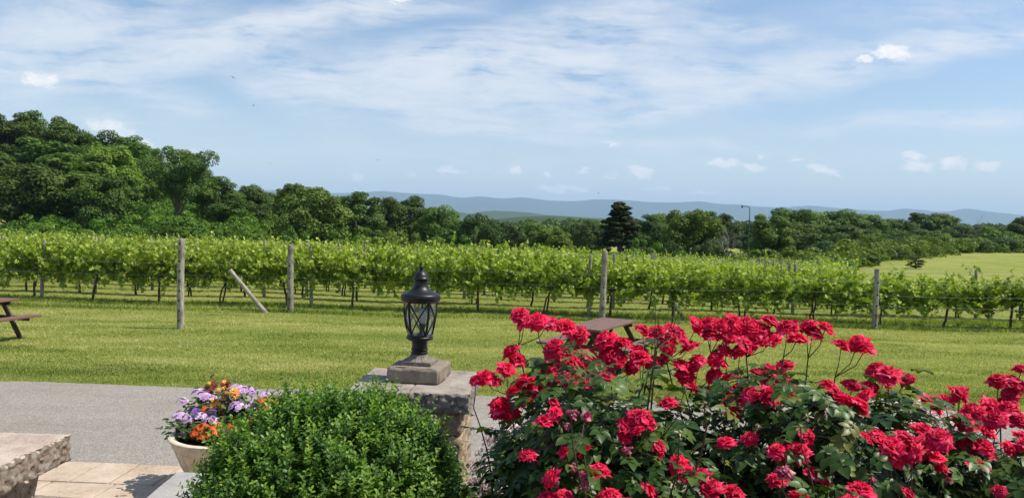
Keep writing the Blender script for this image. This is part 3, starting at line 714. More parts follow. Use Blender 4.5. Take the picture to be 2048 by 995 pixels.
# lobed leaf, folded along the midrib
_lv = [(0, -.30, 0), (.34, -.46, .02), (.52, -.10, .10), (.36, .06, .07), (.46, .34, .05), (.17, .28, .03), (0, .60, -.04), (-.17, .28, .03), (-.46, .34, .05), (-.36, .06, .07), (-.52, -.10, .10), (-.34, -.46, .02)]
VL_V = np.array(_lv + [(0, 0, -.03)], float)
VL_F = np.array([(12, i, (i + 1) % 12) for i in range(12)])
VQ_V = np.array([(0, -.45, 0), (.5, -.05, .09), (.30, .38, .03), (0, .58, -.03), (-.30, .38, .03), (-.5, -.05, .09)], float)
VQ_F = np.array([(0, 1, 2, 3), (0, 3, 4, 5)])
def vine_leaves(seed, n_shoots=34, lod=0, H=1.0, halflen=1.02):
    rs = np.random.default_rng(seed); P = []; N = []; A = []; S = []; TIP = []; canes = []
    for s in range(n_shoots):
        x0 = rs.uniform(-halflen, halflen); p = np.array([x0, rs.normal() * 0.05, 0.80 + rs.normal() * 0.03])
        mode = rs.random(); L = rs.uniform(0.75, 1.12) * H * (1.0 if rs.random() > 0.2 else 1.34)
        if mode < 0.62: d = np.array([rs.normal() * 0.22, rs.normal() * 0.22, 1.0])
        elif mode < 0.80: d = np.array([rs.normal() * 0.5, rs.normal() * 0.75, 0.55]); L *= 0.75
        else: d = np.array([rs.normal() * 0.5, rs.normal() * 0.5, -0.3]); L *= 0.5
        d /= np.linalg.norm(d); nl = int(L / (0.050 if lod == 0 else 0.085)); q = [p.copy()]
        for i in range(nl):
            d = d + rs.normal(size=3) * 0.12; d[2] += -0.02 if mode < 0.66 else -0.06; d /= np.linalg.norm(d)
            p = p + d * L / nl; q.append(p.copy())
            f = i / nl
            side = unit(rs, 1)[0]; side[2] = side[2] * 0.4 - 0.05
            lp = p + side * rs.uniform(0.04, 0.15) * (1 - 0.6 * f)
            P.append(lp); nn = side * 0.9 + np.array([0, 0, 0.6]) + rs.normal(size=3) * 0.6; N.append(nn)
            A.append(side + np.array([0, 0, -0.5])); S.append((0.165 if lod == 0 else 0.19) * rs.uniform(0.65, 1.1) * (1 - 0.55 * f ** 3)); TIP.append(f)
        if lod == 0 and s % 2 == 0: canes.append(tube_np(q[::3] + [q[-1]], np.linspace(0.005, 0.002, len(q[::3]) + 1), 4, rs))
    P, N, A, S, TIP = map(np.array, (P, N, A, S, TIP))
    V, F, r = scatter(VL_V if lod == 0 else VQ_V, VL_F if lod == 0 else VQ_F, frames(N, A), S, P, rs)
    k = len(VL_V if lod == 0 else VQ_V)
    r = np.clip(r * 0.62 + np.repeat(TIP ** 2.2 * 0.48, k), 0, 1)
    return V, F, r, canes
def vine_trunk(seed, double=False):
    rs = np.random.default_rng(seed + 500); parts = []
    for j in range(2 if double else 1):
        k = np.linspace(0, 1, 8); x = np.cumsum(rs.normal(size=8) * 0.022) + (j * 0.13 if double else 0); y = np.cumsum(rs.normal(size=8) * 0.02)
        lean = rs.normal() * 0.08
        pts = np.stack([x + lean * k - (x[0]), y - y[0], -0.05 + k * 0.85], 1)
        if double: pts[:, 0] += (j - 0.5) * 0.10 * (1 + k * 0.8)
        parts.append(tube_np(pts, 0.034 * (1 - 0.3 * k) * (1 + 0.25 * rs.random(8)) * (0.75 if double else 1), 7))
        t0 = pts[-1]
        for s in ((-1, 1) if not double else ((-1,), (1,))[j]):
            q = np.linspace(0, 1, 7); arm = np.stack([t0[0] + s * q * 0.98, t0[1] + np.cumsum(rs.normal(size=7) * 0.008), t0[2] + 0.02 * np.sin(q * 6 + s)], 1); arm[0] = t0 - np.array([0, 0, 0.04])
            parts.append(tube_np(arm, np.linspace(0.024, 0.011, 7), 6))
    return merge(parts)
NV = 9; VM = []
for i in range(NV):
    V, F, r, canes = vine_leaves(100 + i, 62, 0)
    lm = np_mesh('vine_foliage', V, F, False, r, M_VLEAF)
    cV, cF, cr = merge(canes); cm = np_mesh('vine_canes', cV, cF, True, cr, leaf_mat('cane_green', [(0, (0.10, 0.13, 0.04)), (1, (0.16, 0.16, 0.06))], 0.1, obj_var=0) if i == 0 else VM[0][1].materials[0])
    V, F, r = vine_trunk(100 + i, i % 3 == 1); tm = np_mesh('vine_trunk', V, F, True, r, M_VBARK)
    VM.append((lm, cm, tm))
VM2 = []
for i in range(6):
    V, F, r, _ = vine_leaves(200 + i, 42, 1); lm = np_mesh('vine_foliage_back', V, F, False, r, M_VLEAF)
    V, F, r = vine_trunk(200 + i, i % 3 == 1); VM2.append((lm, np_mesh('vine_trunk_back', V, F, True, r, M_VBARK)))
def vh(u):   # foliage height factor as a function of the bearing x/y
    return float(np.interp(u, [-0.7, -0.2, 0.05, 0.15, 0.30, 0.6], [1.02, 1.0, 1.04, 0.92, 0.78, 0.66]))
rv = random.Random(4)
ordn = None
ordn = ['first', 'second', 'third', 'fourth', 'fifth', 'sixth', 'seventh', 'eighth', 'ninth', 'tenth', 'eleventh', 'twelfth', 'thirteenth', 'fourteenth', 'fifteenth', 'sixteenth', 'seventeenth', 'eighteenth', 'nineteenth', 'twentieth'] + ['twenty-' + q for q in ('first', 'second', 'third', 'fourth', 'fifth', 'sixth', 'seventh', 'eighth', 'ninth')] + ['thirtieth']
def right_limit(k): return 99 if k < 2 else 0.41 * (22.45 + 2.55 * k)      # the back rows end at the mown field
nrow = 9
for k in range(nrow):
    y0 = row_y(k, 0); half = 0.655 * (y0 + 0.8) + 0.9; x = -half + rv.uniform(0, 1.0); idx = 0
    lim = min(half, right_limit(k)) if k else half
    while x < lim:
        y = row_y(k, x) + rv.uniform(-0.06, 0.06); z = float(gz(x, y)); u = x / y
        if k == 0:
            lab = f'leafy grapevine in the front row, {ordn[idx]} from the left'
        else:
            lab = f'grapevine in the {ordn[k]} vine row from the lawn, {ordn[idx]} from the left'
        o = thing('grapevine', lab, 'grapevine', (x, y, z), PI if rv.random() < 0.5 else 0, f'grapevines in the {ordn[k]} row from the lawn')
        s = 1 + rv.uniform(-0.05, 0.05); hh = vh(u) * (1 if k == 0 else float(np.interp(u, [0.05, 0.2], [1, 0.84])))
        o.scale = (s, s, 1)
        if k < 2:
            lm, cm, tm = VM[rv.randrange(NV)]
            f = part('foliage', lm, o); c = part('cane', cm, o)
            sz = (0.5 + 0.5 * hh) * rv.uniform(0.95, 1.05)
            for q in (f, c): q.scale = (1, 1, sz); q.location = (0, 0, 0.78 * (1 - sz) - 0.52 * (1 - min(hh, 1)))
        else:
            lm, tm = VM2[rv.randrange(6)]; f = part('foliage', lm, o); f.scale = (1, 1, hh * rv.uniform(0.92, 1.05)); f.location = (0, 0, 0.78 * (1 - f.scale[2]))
        part('trunk', tm, o)
        x += 1.86 + rv.uniform(-0.1, 0.1); idx += 1
# the rows too far back to count
parts = []; tparts = []; rs = np.random.default_rng(77)
base = [vine_leaves(300 + i, 22, 1)[:3] for i in range(4)]
for k in range(nrow, 17):
    y0 = row_y(k, 0); half = 0.66 * y0 + 1; x = -half
    while x < min(half, right_limit(k)):
        y = row_y(k, x); z = float(gz(x, y)); V, F, r = base[rs.integers(4)]
        V2 = V * np.array([1, 1, 1]); V2[:, 2] = 0.8 + (V[:, 2] - 0.8) * vh(x / y) * 0.95
        parts.append((V2 + np.array([x, y, z]), F, r)); x += 1.9
V, F, r = merge(parts)
tag(link('far_vines', np_mesh('far_vines', V, F, False, r, M_VLEAF)), 'grapevines of the rows at the far side of the vineyard', kind='stuff')

# posts
def wood_post_mat():
    m, t, out = new_mat('weathered_post')
    tcn = t.node('ShaderNodeTexCoord'); O = tcn.outputs['Object']
    n = t.noise(t.mapping(O, scale=(1, 1, 0.08)), 60, 6, 0.7); b = t.noise(O, 4, 4, 0.6)
    col = t.ramp(t.math('ADD', t.math('MULTIPLY', n, 0.7), t.math('MULTIPLY', b, 0.4)), [(0.40, (0.07, 0.055, 0.04)), (0.52, (0.25, 0.22, 0.17)), (0.68, (0.50, 0.46, 0.38))])
    g = t.noise(O, 2.2, 3, 0.5); col = t.mix(t.mapr(g, 0.52, 0.68, 0, 0.55), col, (0.16, 0.17, 0.10))
    oi = t.node('ShaderNodeObjectInfo'); h = t.node('ShaderNodeHueSaturation'); t.l.new(col, h.inputs['Color']); t.l.new(t.mapr(oi.outputs['Random'], 0, 1, 0.8, 1.2), h.inputs['Value'])
    p = principled(t, h.outputs[0], 0.9, 0.15, n, 0.7, 0.006); t.l.new(p.outputs[0], out.inputs[0]); return m
M_POST = wood_post_mat()
M_INS = simple('black_insulator', (0.02, 0.02, 0.02), 0.45); M_WIRE = simple('steel_wire', (0.20, 0.20, 0.19), 0.5, 0.4); M_HOSE = simple('black_hose', (0.015, 0.015, 0.015), 0.5)
def post_mesh(name, H, r, seed, bury=0.3):
    bm = bmesh.new(); rg = random.Random(seed); seg = 14; prof = []
    n = 16
    for i in range(n + 1): prof.append((r * (1 - 0.12 * i / n), -bury + (H + bury) * i / n))
    prof.append((r * 0.82, H + 0.012)); prof.append((r * 0.3, H + 0.018))
    lathe(bm, prof, seg)
    for v in bm.verts:
        k = mnoise.noise(Vector((v.co.x * 14 + seed, v.co.y * 14, v.co.z * 3))) * 0.10
        v.co.x *= 1 + k; v.co.y *= 1 + k
        v.co.x += 0.012 * math.sin(v.co.z * 1.7 + seed); 
    return bm_mesh(name, bm, M_POST, True, 50)
def insulators(hs, r, side=-1):
    bm = bmesh.new()
    for h in hs:
        v = box(bm, (0, side * (r + 0.018), h), (0.028, 0.05, 0.045), bevel=0.006)
        lathe(bm, [(0.012, 0), (0.02, 0.006), (0.012, 0.014), (0.02, 0.022), (0.010, 0.03)], 10, 0, side * (r + 0.048), h - 0.015)
    return bm_mesh('insulator', bm, M_INS, True)
FENCE_H = [0.10, 0.36, 0.62, 0.92, 1.25]
def fence_y(x): return 21.35 - 0.02 * x
def fence_post(px, py_top, py_bot, r, label, Y=None, lean=0.0, wires=FENCE_H):
    b = at_z(px, py_bot, 0.0); 
    if Y: b = Vector((b.x / b.y * Y, Y, 0))
    z = float(gz(b.x, b.y)); H = at(px, py_top, b.y).z - z
    o = thing('fence_post', label, 'post', (b.x, b.y, z), 0, 'wooden posts of the wire fence along the lawn')
    o.rotation_euler = (0, lean, 0)
    part('shaft', post_mesh('fence_post', H, r, int(px)), o)
    for h in wires:
        if h < H - 0.05:
            part('insulator', insulators([h], r * 0.93), o)
    return o
fence_post(361, 478, 657, 0.082, 'tall weathered stake with dark notches standing alone out on the lawn', wires=[0.2, 0.42, 0.64, 0.86, 1.08, 1.30, 1.52, 1.74, 1.92])
fence_post(580, 490, 624, 0.088, 'thick pale fence post behind the leaning post', Y=21.25)
fence_post(1205, 503, 636, 0.088, 'weathered fence post behind the picnic table', Y=21.3)
fence_post(1748, 538, 656, 0.075, 'greyish brown fence post in front of the right hand vines', Y=21.1, lean=0.02)
#fence_post(-70, 478, 620, 0.08, 'fence post at the left edge', Y=21.9)
#fence_post(2300, 560, 660, 0.08, 'fence post beyond the right edge', Y=20.9)
# the leaning brace post
a = at_z(532, 626, 0.0); b = at(460, 540, a.y - 0.25)
o = thing('leaning_post', 'pale post leaning to the left at the fence', 'post', a)
d = (b - a); o.rotation_mode = 'QUATERNION'; o.rotation_quaternion = d.to_track_quat('Z', 'Y')
part('shaft', post_mesh('leaning_post', d.length, 0.062, 77, 0.12), o)
def wire_mesh(name, f, xs, r, mat):
    pts = [f(x) for x in xs]; V, F, rr_ = tube_np(pts, r, 4); return np_mesh(name, V, F, False, mat=mat)
xs_ = np.arange(-16.5, 17, 0.55)
wl = ['lowest', 'second lowest', 'middle', 'second highest', 'highest']
for h, nm in zip(FENCE_H, wl):
    f = lambda x, h=h: (x, fence_y(x) - 0.14, float(gz(x, fence_y(x))) + h + 0.012 * math.sin(x * 0.8 + h * 9))
    o = link('fence_wire', wire_mesh('fence_wire', f, xs_, 0.0022, M_WIRE)); tag(o, f'{nm} strand of thin wire along the lawn fence', 'wire', 'wires of the lawn fence')
# trellis posts, wires and drip line of each row
pm = [post_mesh('trellis_post', 1.80, 0.052, 300 + i) for i in range(4)]
px_by_row = {}
for k in range(nrow + 8):
    y0 = row_y(k, 0); half = 0.66 * (y0 + 1); x = -half + [1.7, 3.6, 0.4, 2.7, 4.9, 1.9, 4.2, 0.9, 3.1][k % 9]; lim = min(half, right_limit(k) + 0.5) if k else half
    idx = 0
    while x < lim:
        y = row_y(k, x) + 0.05; 
        if k < nrow or (idx % 2 == 0):
            o = thing('trellis_post', f'weathered trellis post in the {ordn[k]} vine row, {ordn[idx]} from the left' if k else f'trellis post in the front vine row, {ordn[idx]} from the left', 'post', (x, y, float(gz(x, y))), 0, f'trellis posts of the {ordn[k]} vine row')
            part('shaft', pm[rv.randrange(4)], o); hs = (0.42 + 0.52 * vh(x / y)) if k == 0 else (0.48 + 0.52 * vh(x / y)); o.scale = (1, 1, hs * rv.uniform(0.97, 1.04)); o.rotation_euler = (rv.uniform(-.03, .03), rv.uniform(-.04, .04), rv.uniform(0, 6))
        x += 5.6 if k else 8.0; idx += 1
    if k < nrow:
        xe = np.arange(-half, lim + 0.1, 1.4)
        for nm, h in (('cordon', 0.82), ('middle', 1.25), ('top', 1.66))[0 if k < 3 else 1:]:
            f = lambda x, h=h, k=k: (x, row_y(k, x) + 0.0, float(gz(x, row_y(k, x))) + (h if h < 1 else 0.8 + (h - 0.8) * (0.35 + 0.65 * vh(x / row_y(k, x)))) + 0.008 * math.sin(x))
            o = link('trellis_wire', wire_mesh('trellis_wire', f, xe, 0.0018, M_WIRE)); tag(o, f'{nm} wire of the {ordn[k]} vine row', 'wire', 'trellis wires of the vineyard')
        if k > 1: continue
        f = lambda x, k=k: (x, row_y(k, x) - 0.04, float(gz(x, row_y(k, x))) + 0.52 + 0.02 * math.sin(x * 1.3))
        o = link('drip_hose', wire_mesh('drip_hose', f, xe, 0.007, M_HOSE)); tag(o, f'black drip hose hung under the {ordn[k]} vine row', 'hose', 'drip hoses of the vineyard')

# curved pole
tp = at(1500, 414, 30); g = float(gz(tp.x, 30))
o = thing('curved_pole', 'thin dark steel pole with its top bent over to the left', 'pole', (at(1495, 540, 30).x, 30, g))
h = tp.z - g; dx = tp.x - o.location.x
pts = [(0, 0, -0.2), (dx * .3, 0, h * .4), (dx * .7, 0, h * .8), (dx, 0, h - .12), (dx - .01, 0, h - .05), (dx - .05, 0, h), (dx - .12, 0, h + .03), (dx - .30, 0, h + .03)]
V, F, r = tube_np(pts, 0.015, 8); part('shaft', np_mesh('pole_shaft', V, F, True, mat=simple('dark_steel', (0.06, 0.09, 0.09), 0.5)), o)
bm = bmesh.new(); box(bm, (dx - .30, 0, h + .005), (.05, .05, .09), bevel=.01); part('end_fitting', bm_mesh('end_fitting', bm, M_INS), o)

# birds
M_BIRD = simple('bird_plumage', (0.03, 0.028, 0.025), 0.8)
def bird(px, py, Y, span, bank, yaw, label):
    p = at(px, py, Y); o = thing('bird', label, 'bird', p, yaw, 'birds gliding over the vineyard'); o.rotation_euler = (0, bank, yaw)
    V, F, r = tube_np([(0, -.5 * span * .5, 0), (0, -.16 * span, .005), (0, 0, 0), (0, .16 * span, .005), (0, .22 * span, .01), (0, .27 * span, .005)], np.array([.012, .045, .06, .045, .03, .006]) * span, 8)
    part('body', np_mesh('bird_body', V, F, True, mat=M_BIRD), o)
    for s in (-1, 1):
        bm = bmesh.new(); 
        top = [(0.0, .10, .02), (.18, .14, .09), (.34, .10, .13), (.5, -.02, .15), (.42, -.08, .14), (.2, -.07, .09), (0.0, -.10, .02)]
        vs = [bm.verts.new((s * a * span, b_ * span, c * span)) for a, b_, c in top]; f_ = bm.faces.new(vs)
        ex = bmesh.ops.extrude_face_region(bm, geom=[f_]); bmesh.ops.translate(bm, vec=(0, 0, -.012 * span), verts=[v for v in ex['geom'] if isinstance(v, bmesh.types.BMVert)])
        part('wing', bm_mesh('bird_wing', bm, M_BIRD), o)
bird(466, 155, 95, .62, 0.5, 0.7, 'small dark bird, highest of those in the sky')
bird(507, 211, 100, .58, -.2, 1.0, 'small dark bird second from the top in the sky')
bird(541, 327, 110, .62, 0.05, 0.2, 'small dark bird low over the gap in the trees')
bird(756, 320, 100, .60, .15, 0.3, 'small dark bird between the round tree and the lamp')
bird(1197, 386, 160, .60, .1, 1.3, 'tiny dark bird just above the mountain line')
# ------------------------------------------------------------------ terrace, stone piers
def stone_mat(name, stops, sc1=9, bs=0.7, bd=0.006, speck=0.0):
    m, t, out = new_mat(name)
    tcn = t.node('ShaderNodeTexCoord'); O = tcn.outputs['Object']
    a = t.noise(O, sc1, 5, 0.65); b = t.noise(O, sc1 * 14, 5, 0.75); c = t.noise(O, sc1 * 45, 3, 0.7)
    f = t.math('ADD', t.math('MULTIPLY', a, 0.55), t.math('ADD', t.math('MULTIPLY', b, 0.35), t.math('MULTIPLY', c, 0.30)))
    col = t.ramp(f, stops)
    if speck: col = t.mix(t.mapr(c, 0.60, 0.68, 0, speck), col, (0.05, 0.045, 0.04))
    p = principled(t, col, 0.92, 0.15, t.math('ADD', b, t.math('MULTIPLY', c, 0.7)), bs, bd)
    t.l.new(p.outputs[0], out.inputs[0]); return m
M_CAP = stone_mat('capstone', [(0.44, (0.11, 0.09, 0.075)), (0.55, (0.32, 0.27, 0.225)), (0.70, (0.50, 0.43, 0.36))], 7, 1.0, 0.006, 0.7)
M_BODY = stone_mat('split_stone', [(0.38, (0.16, 0.10, 0.065)), (0.52, (0.38, 0.265, 0.17)), (0.66, (0.55, 0.42, 0.29)), (0.8, (0.62, 0.52, 0.40))], 8, 1.0, 0.008, 0.3)
M_BLOCK = stone_mat('lamp_block', [(0.40, (0.15, 0.115, 0.085)), (0.56, (0.30, 0.24, 0.185)), (0.75, (0.42, 0.35, 0.28))], 9, 1.0, 0.006, 0.7)
M_CSPL = stone_mat('grey_split_face', [(0.44, (0.06, 0.05, 0.04)), (0.54, (0.22, 0.185, 0.15)), (0.62, (0.50, 0.44, 0.37))], 30, 1.0, 0.008, 0.6)
M_PINK = stone_mat('wall_cap', [(0.42, (0.27, 0.20, 0.155)), (0.55, (0.46, 0.36, 0.29)), (0.70, (0.62, 0.52, 0.43))], 6, 1.0, 0.004, 0.5)
M_GREY = stone_mat('grey_slab', [(0.38, (0.20, 0.19, 0.18)), (0.56, (0.36, 0.34, 0.32)), (0.76, (0.50, 0.48, 0.45))], 9, 0.6, 0.003, 0.4)
M_SPLIT = stone_mat('rough_brown_stone', [(0.44, (0.09, 0.055, 0.035)), (0.52, (0.32, 0.21, 0.14)), (0.59, (0.58, 0.45, 0.34)), (0.68, (0.74, 0.66, 0.56))], 34, 1.0, 0.01, 0.5)
M_SOIL = simple('dark_mulch', (0.035, 0.024, 0.017), 0.95, 0.1, 30, 0.6, 1.0, 0.02)

def rough_block(bm, c, s, z0, z1, rot=0.0, res=0.014, amp=0.008, top=0.0015, seed=0, chip=0.006, fr=11):
    sx, sy = s; hz_ = z1 - z0
    cache = {}
    nx, ny, nz = max(2, int(sx / res)), max(2, int(sy / res)), max(2, int(hz_ / res))
    def V(i, j, k):
        key = (i, j, k)
        if key in cache: return cache[key]
        p = Vector((-sx / 2 + sx * i / nx, -sy / 2 + sy * j / ny, z0 + hz_ * k / nz)); q = p.copy()
        w_ = Vector((p.x + c[0] + seed * 3.7, p.y + c[1], p.z))
        n1 = mnoise.fractal(w_ * fr, 0.8, 2.1, 4); n2 = mnoise.fractal(w_ * fr + Vector((7, 3, 1)), 0.8, 2.1, 4); n3 = mnoise.fractal(w_ * fr * 0.6 + Vector((1, 9, 4)), 1, 2, 3)
        if i in (0, nx): q.x += (1 if i else -1) * n1 * amp
        if j in (0, ny): q.y += (1 if j else -1) * n2 * amp
        if k == nz: q.z += n3 * top
        edge = (i in (0, nx)) + (j in (0, ny)) + (k in (0, nz))
        if edge >= 2:
            e = chip * (0.7 + 0.9 * abs(n3))
            if i in (0, nx): q.x -= (1 if i else -1) * e
            if j in (0, ny): q.y -= (1 if j else -1) * e
            if k in (0, nz): q.z -= (1 if k else -1) * e * 0.6
        q.rotate(Matrix.Rotation(rot, 3, 'Z')); q.x += c[0]; q.y += c[1]
        v = bm.verts.new(q); cache[key] = v; return v
    for i in range(nx):
        for j in range(ny):
            bm.faces.new((V(i, j, nz), V(i + 1, j, nz), V(i + 1, j + 1, nz), V(i, j + 1, nz)))
            bm.faces.new((V(i, j, 0), V(i, j + 1, 0), V(i + 1, j + 1, 0), V(i + 1, j, 0)))
    for k in range(nz):
        for i in range(nx):
            bm.faces.new((V(i, 0, k), V(i + 1, 0, k), V(i + 1, 0, k + 1), V(i, 0, k + 1)))
            bm.faces.new((V(i, ny, k), V(i, ny, k + 1), V(i + 1, ny, k + 1), V(i + 1, ny, k)))
        for j in range(ny):
            bm.faces.new((V(0, j, k), V(0, j, k + 1), V(0, j + 1, k + 1), V(0, j + 1, k)))
            bm.faces.new((V(nx, j, k), V(nx, j + 1, k), V(nx, j + 1, k + 1), V(nx, j, k + 1)))

PZ = 1.27      # top of the paving
# terrace body and planting bed
bm = bmesh.new()
box(bm, (-4.95, 0.47, (PZ - 0.03) / 2), (8.1, 6.9, PZ - 0.03))
tag(link('terrace_base', bm_mesh('terrace_base', bm, M_BODY)), 'raised stone base under the paved terrace', 'wall')
bm = bmesh.new(); box(bm, (3.55, 0.70, 0.52), (8.88, 7.36, 1.04))
tag(link('garden_retaining_wall', bm_mesh('garden_wall', bm, M_BODY)), 'low stone wall holding the rose bed above the road', 'wall')
tag(link('garden_soil', grid_mesh('garden_soil', np.linspace(-0.9, 8.0, 90), np.linspace(-2.95, 4.3, 70), lambda X, Y: 1.075 + 0.02 * np.sin(X * 9) * np.sin(Y * 8), M_SOIL)), kind='structure')
# pavers
M_PAVE = stone_mat('terrace_paver', [(0.42, (0.25, 0.18, 0.12)), (0.55, (0.47, 0.36, 0.26)), (0.72, (0.60, 0.50, 0.39))], 4, 0.8, 0.003, 0.4)
bm = bmesh.new(); rp = random.Random(2)
yk = 3.94; row = 0
while yk > -1.0:
    x = -4.9 + rp.uniform(0, .15); dep = 0.30 if row == 0 else rp.choice([0.2, 0.3, 0.2])
    while x < -0.9:
        wd = rp.choice([0.17, 0.20, 0.23, 0.30]) if row else rp.choice([0.17, 0.19, 0.21])
        if x + wd > -0.9: wd = -0.9 - x + 0.001
        if wd > 0.03: box(bm, (x + wd / 2, yk - dep / 2, PZ - 0.03 + rp.uniform(-.0015, .0015)), (wd - 0.007, dep - 0.007, 0.06), bevel=0.006)
        x += wd
    yk -= dep; row += 1
bmesh.ops.rotate(bm, cent=(-1.8, 3.9, 0), matrix=Matrix.Rotation(math.radians(-2.0), 3, 'Z'), verts=bm.verts)
tag(link('patio', bm_mesh('patio', bm, M_PAVE)), kind='structure')

# the lamp pier
PC = (-0.487, 4.235); PR = math.radians(-2.5); CZ = 1.672
pier = thing('stone_pier', 'square stone pier with overhanging rough cap carrying the black lantern', 'pier', (0, 0, 0))
bm = bmesh.new(); zc = CZ - 0.104; course = 0
while zc > 0.9:
    hh = 0.125
    off = 0.07 if course % 2 else -0.05
    for (cx, wd) in ((PC[0] - 0.27 + (0.27 + off) / 2, 0.27 + off), (PC[0] + off + (0.27 - off) / 2, 0.27 - off)):
        rough_block(bm, (cx, PC[1]), (wd - 0.004, 0.54 + (0.012 if course % 2 else 0)), zc - hh + 0.003, zc - 0.001, 0, 0.012, 0.016, 0.0, seed=course + cx, chip=0.007, fr=16)
    zc -= hh; course += 1
bmesh.ops.rotate(bm, cent=(PC[0], PC[1], 0), matrix=Matrix.Rotation(PR, 3, 'Z'), verts=bm.verts)
part('body', bm_mesh('pier_body', bm, M_BODY, True, 60), pier)
for sgn, wd in ((-1, 0.315), (1, 0.305)):
    bm = bmesh.new(); rough_block(bm, (PC[0] + sgn * wd / 2 + 0.001 * sgn, PC[1]), (wd - 0.002, 0.63), CZ - 0.102, CZ, 0, 0.008, 0.012, 0.0015, seed=sgn * 2 + 5, chip=0.004, fr=44)
    bmesh.ops.rotate(bm, cent=(PC[0], PC[1], 0), matrix=Matrix.Rotation(PR, 3, 'Z'), verts=bm.verts)
    q_ = part('capstone', bm_mesh('pier_capstone', bm, M_CAP, True, 60), pier); q_.data.materials.append(M_CSPL)
    for p_ in q_.data.polygons:
        if abs(p_.normal.z) < 0.72: p_.material_index = 1
bm = bmesh.new(); rough_block(bm, (-0.485, 4.265), (0.285, 0.285), CZ - 0.002, CZ + 0.086, math.radians(-8), 0.011, 0.006, 0.002, seed=9, chip=0.009, fr=16)
part('lamp_block', bm_mesh('pier_lamp_block', bm, M_BLOCK, True, 60), pier)

# the lantern
M_BLACK = simple('black_cast_metal', (0.010, 0.010, 0.011), 0.42, 0.4, 60, 0.3, 0.2, 0.001)
LX, LY, LZ = -0.487, 4.255, CZ + 0.087
lamp = thing('post_lantern', 'black lantern with crossed bars over glass and a finial, standing on the stone pier', 'lantern', (LX, LY, LZ), math.radians(-8))
S_ = .00135
def zz_(y): return (462 - y) * S_
bm = bmesh.new(); box(bm, (0, 0, 0.010), (0.168, 0.168, 0.022), bevel=0.003); part('base_plate', bm_mesh('base_plate', bm, simple('dusty_metal', (0.20, 0.17, 0.135), 0.8, 0.3, 40, 0.4, 0.3, 0.002), True), lamp)
bm = bmesh.new()
lathe(bm, [(0.080, 0.021), (0.070, 0.026), (0.055, 0.034), (0.047, 0.046), (0.044, 0.052)], 96, flute=lambda a, z: 1 + 0.045 * math.cos(a * 24))
part('fluted_foot', bm_mesh('fluted_foot', bm, bpy.data.materials['dusty_metal'], True, 60), lamp)
bm = bmesh.new()
pr = [(0.043, 0.050), (0.043, 0.056), (0.046, 0.058), (0.046, 0.063), (0.0415, 0.066), (0.0415, 0.072), (0.046, 0.075), (0.0465, 0.080), (0.042, 0.084), (0.0405, 0.105), (0.0425, 0.112), (0.0425, 0.120), (0.046, 0.122), (0.060, 0.128), (0.070, 0.132), (0.0725, 0.138), (0.072, 0.146), (0.069, 0.149), (0.069, 0.154), (0.066, 0.157)]
lathe(bm, pr, 48); part('neck', bm_mesh('lantern_neck', bm, M_BLACK, True, 40), lamp)
zb, zt = 0.156, 0.338
def cage_r(f): return 0.0655 + (0.0905 - 0.0655) * (math.sin(f * PI * 0.5) ** 0.85)
def M_glass():
    m, t, out = new_mat('lantern_glass')
    tr = t.node('ShaderNodeBsdfTransparent'); tr.inputs[0].default_value = (0.90, 0.91, 0.90, 1)
    gl = t.node('ShaderNodeBsdfGlossy'); gl.inputs['Roughness'].default_value = 0.06; gl.inputs[0].default_value = (0.9, 0.9, 0.9, 1)
    df = t.node('ShaderNodeBsdfDiffuse'); df.inputs[0].default_value = (0.5, 0.5, 0.48, 1)
    fr_ = t.node('ShaderNodeLayerWeight'); fr_.inputs[0].default_value = 0.25
    m1 = t.node('ShaderNodeMixShader'); t.l.new(t.mapr(fr_.outputs['Facing'], 0, 1, 0.06, 0.6), m1.inputs[0]); t.l.new(tr.outputs[0], m1.inputs[1]); t.l.new(gl.outputs[0], m1.inputs[2])
    m2 = t.node('ShaderNodeMixShader'); m2.inputs[0].default_value = 0.10; t.l.new(m1.outputs[0], m2.inputs[1]); t.l.new(df.outputs[0], m2.inputs[2])
    t.l.new(m2.outputs[0], out.inputs[0]); return m
bm = bmesh.new(); rings = []
for i in range(13):
    f = i / 12; r = cage_r(f) - 0.0045
    rings.append([bm.verts.new((r * math.cos(a), r * math.sin(a), zb + (zt - zb) * f)) for a in [2 * PI * k / 48 for k in range(48)]])
for a_, b_ in zip(rings, rings[1:]):
    for i in range(48): bm.faces.new((a_[i], a_[(i + 1) % 48], b_[(i + 1) % 48], b_[i]))
part('glass', bm_mesh('lantern_glass', bm, M_glass(), True), lamp)
cp = []; NP_ = 5; a0 = -PI / 2 - PI / NP_ + math.radians(8)
for k in range(NP_):
    A = a0 + 2 * PI * k / NP_
    q = [(cage_r(f) * math.cos(A), cage_r(f) * math.sin(A), zb + (zt - zb) * f) for f in np.linspace(0, 1, 10)]
    cp.append(tube_np(q, 0.0066, 6))
    for s in (0, 1):
        q = []
        for f in np.linspace(0, 1, 14):
            ph = A + 2 * PI / NP_ * (f if s else 1 - f); q.append(((cage_r(f)) * math.cos(ph), cage_r(f) * math.sin(ph), zb + (zt - zb) * f))
        cp.append(tube_np(q, 0.0040, 6))
V, F, r = merge(cp); part('cage', np_mesh('lantern_cage', V, F, True, mat=M_BLACK), lamp)
bm = bmesh.new()
lathe(bm, [(0.0885, 0.332), (0.094, 0.334), (0.1035, 0.341), (0.1065, 0.347), (0.1065, 0.354), (0.1075, 0.358), (0.1065, 0.368), (0.105, 0.374), (0.097, 0.379), (0.084, 0.384), (0.068, 0.391), (0.055, 0.400), (0.0455, 0.410), (0.0395, 0.421), (0.0370, 0.434), (0.0365, 0.443), (0.0365, 0.450), (0.0375, 0.452),
           (0.044, 0.455), (0.0455, 0.460), (0.0440, 0.464), (0.0385, 0.468), (0.0375, 0.474), (0.034, 0.482), (0.026, 0.493), (0.015, 0.501), (0.008, 0.505)], 56)
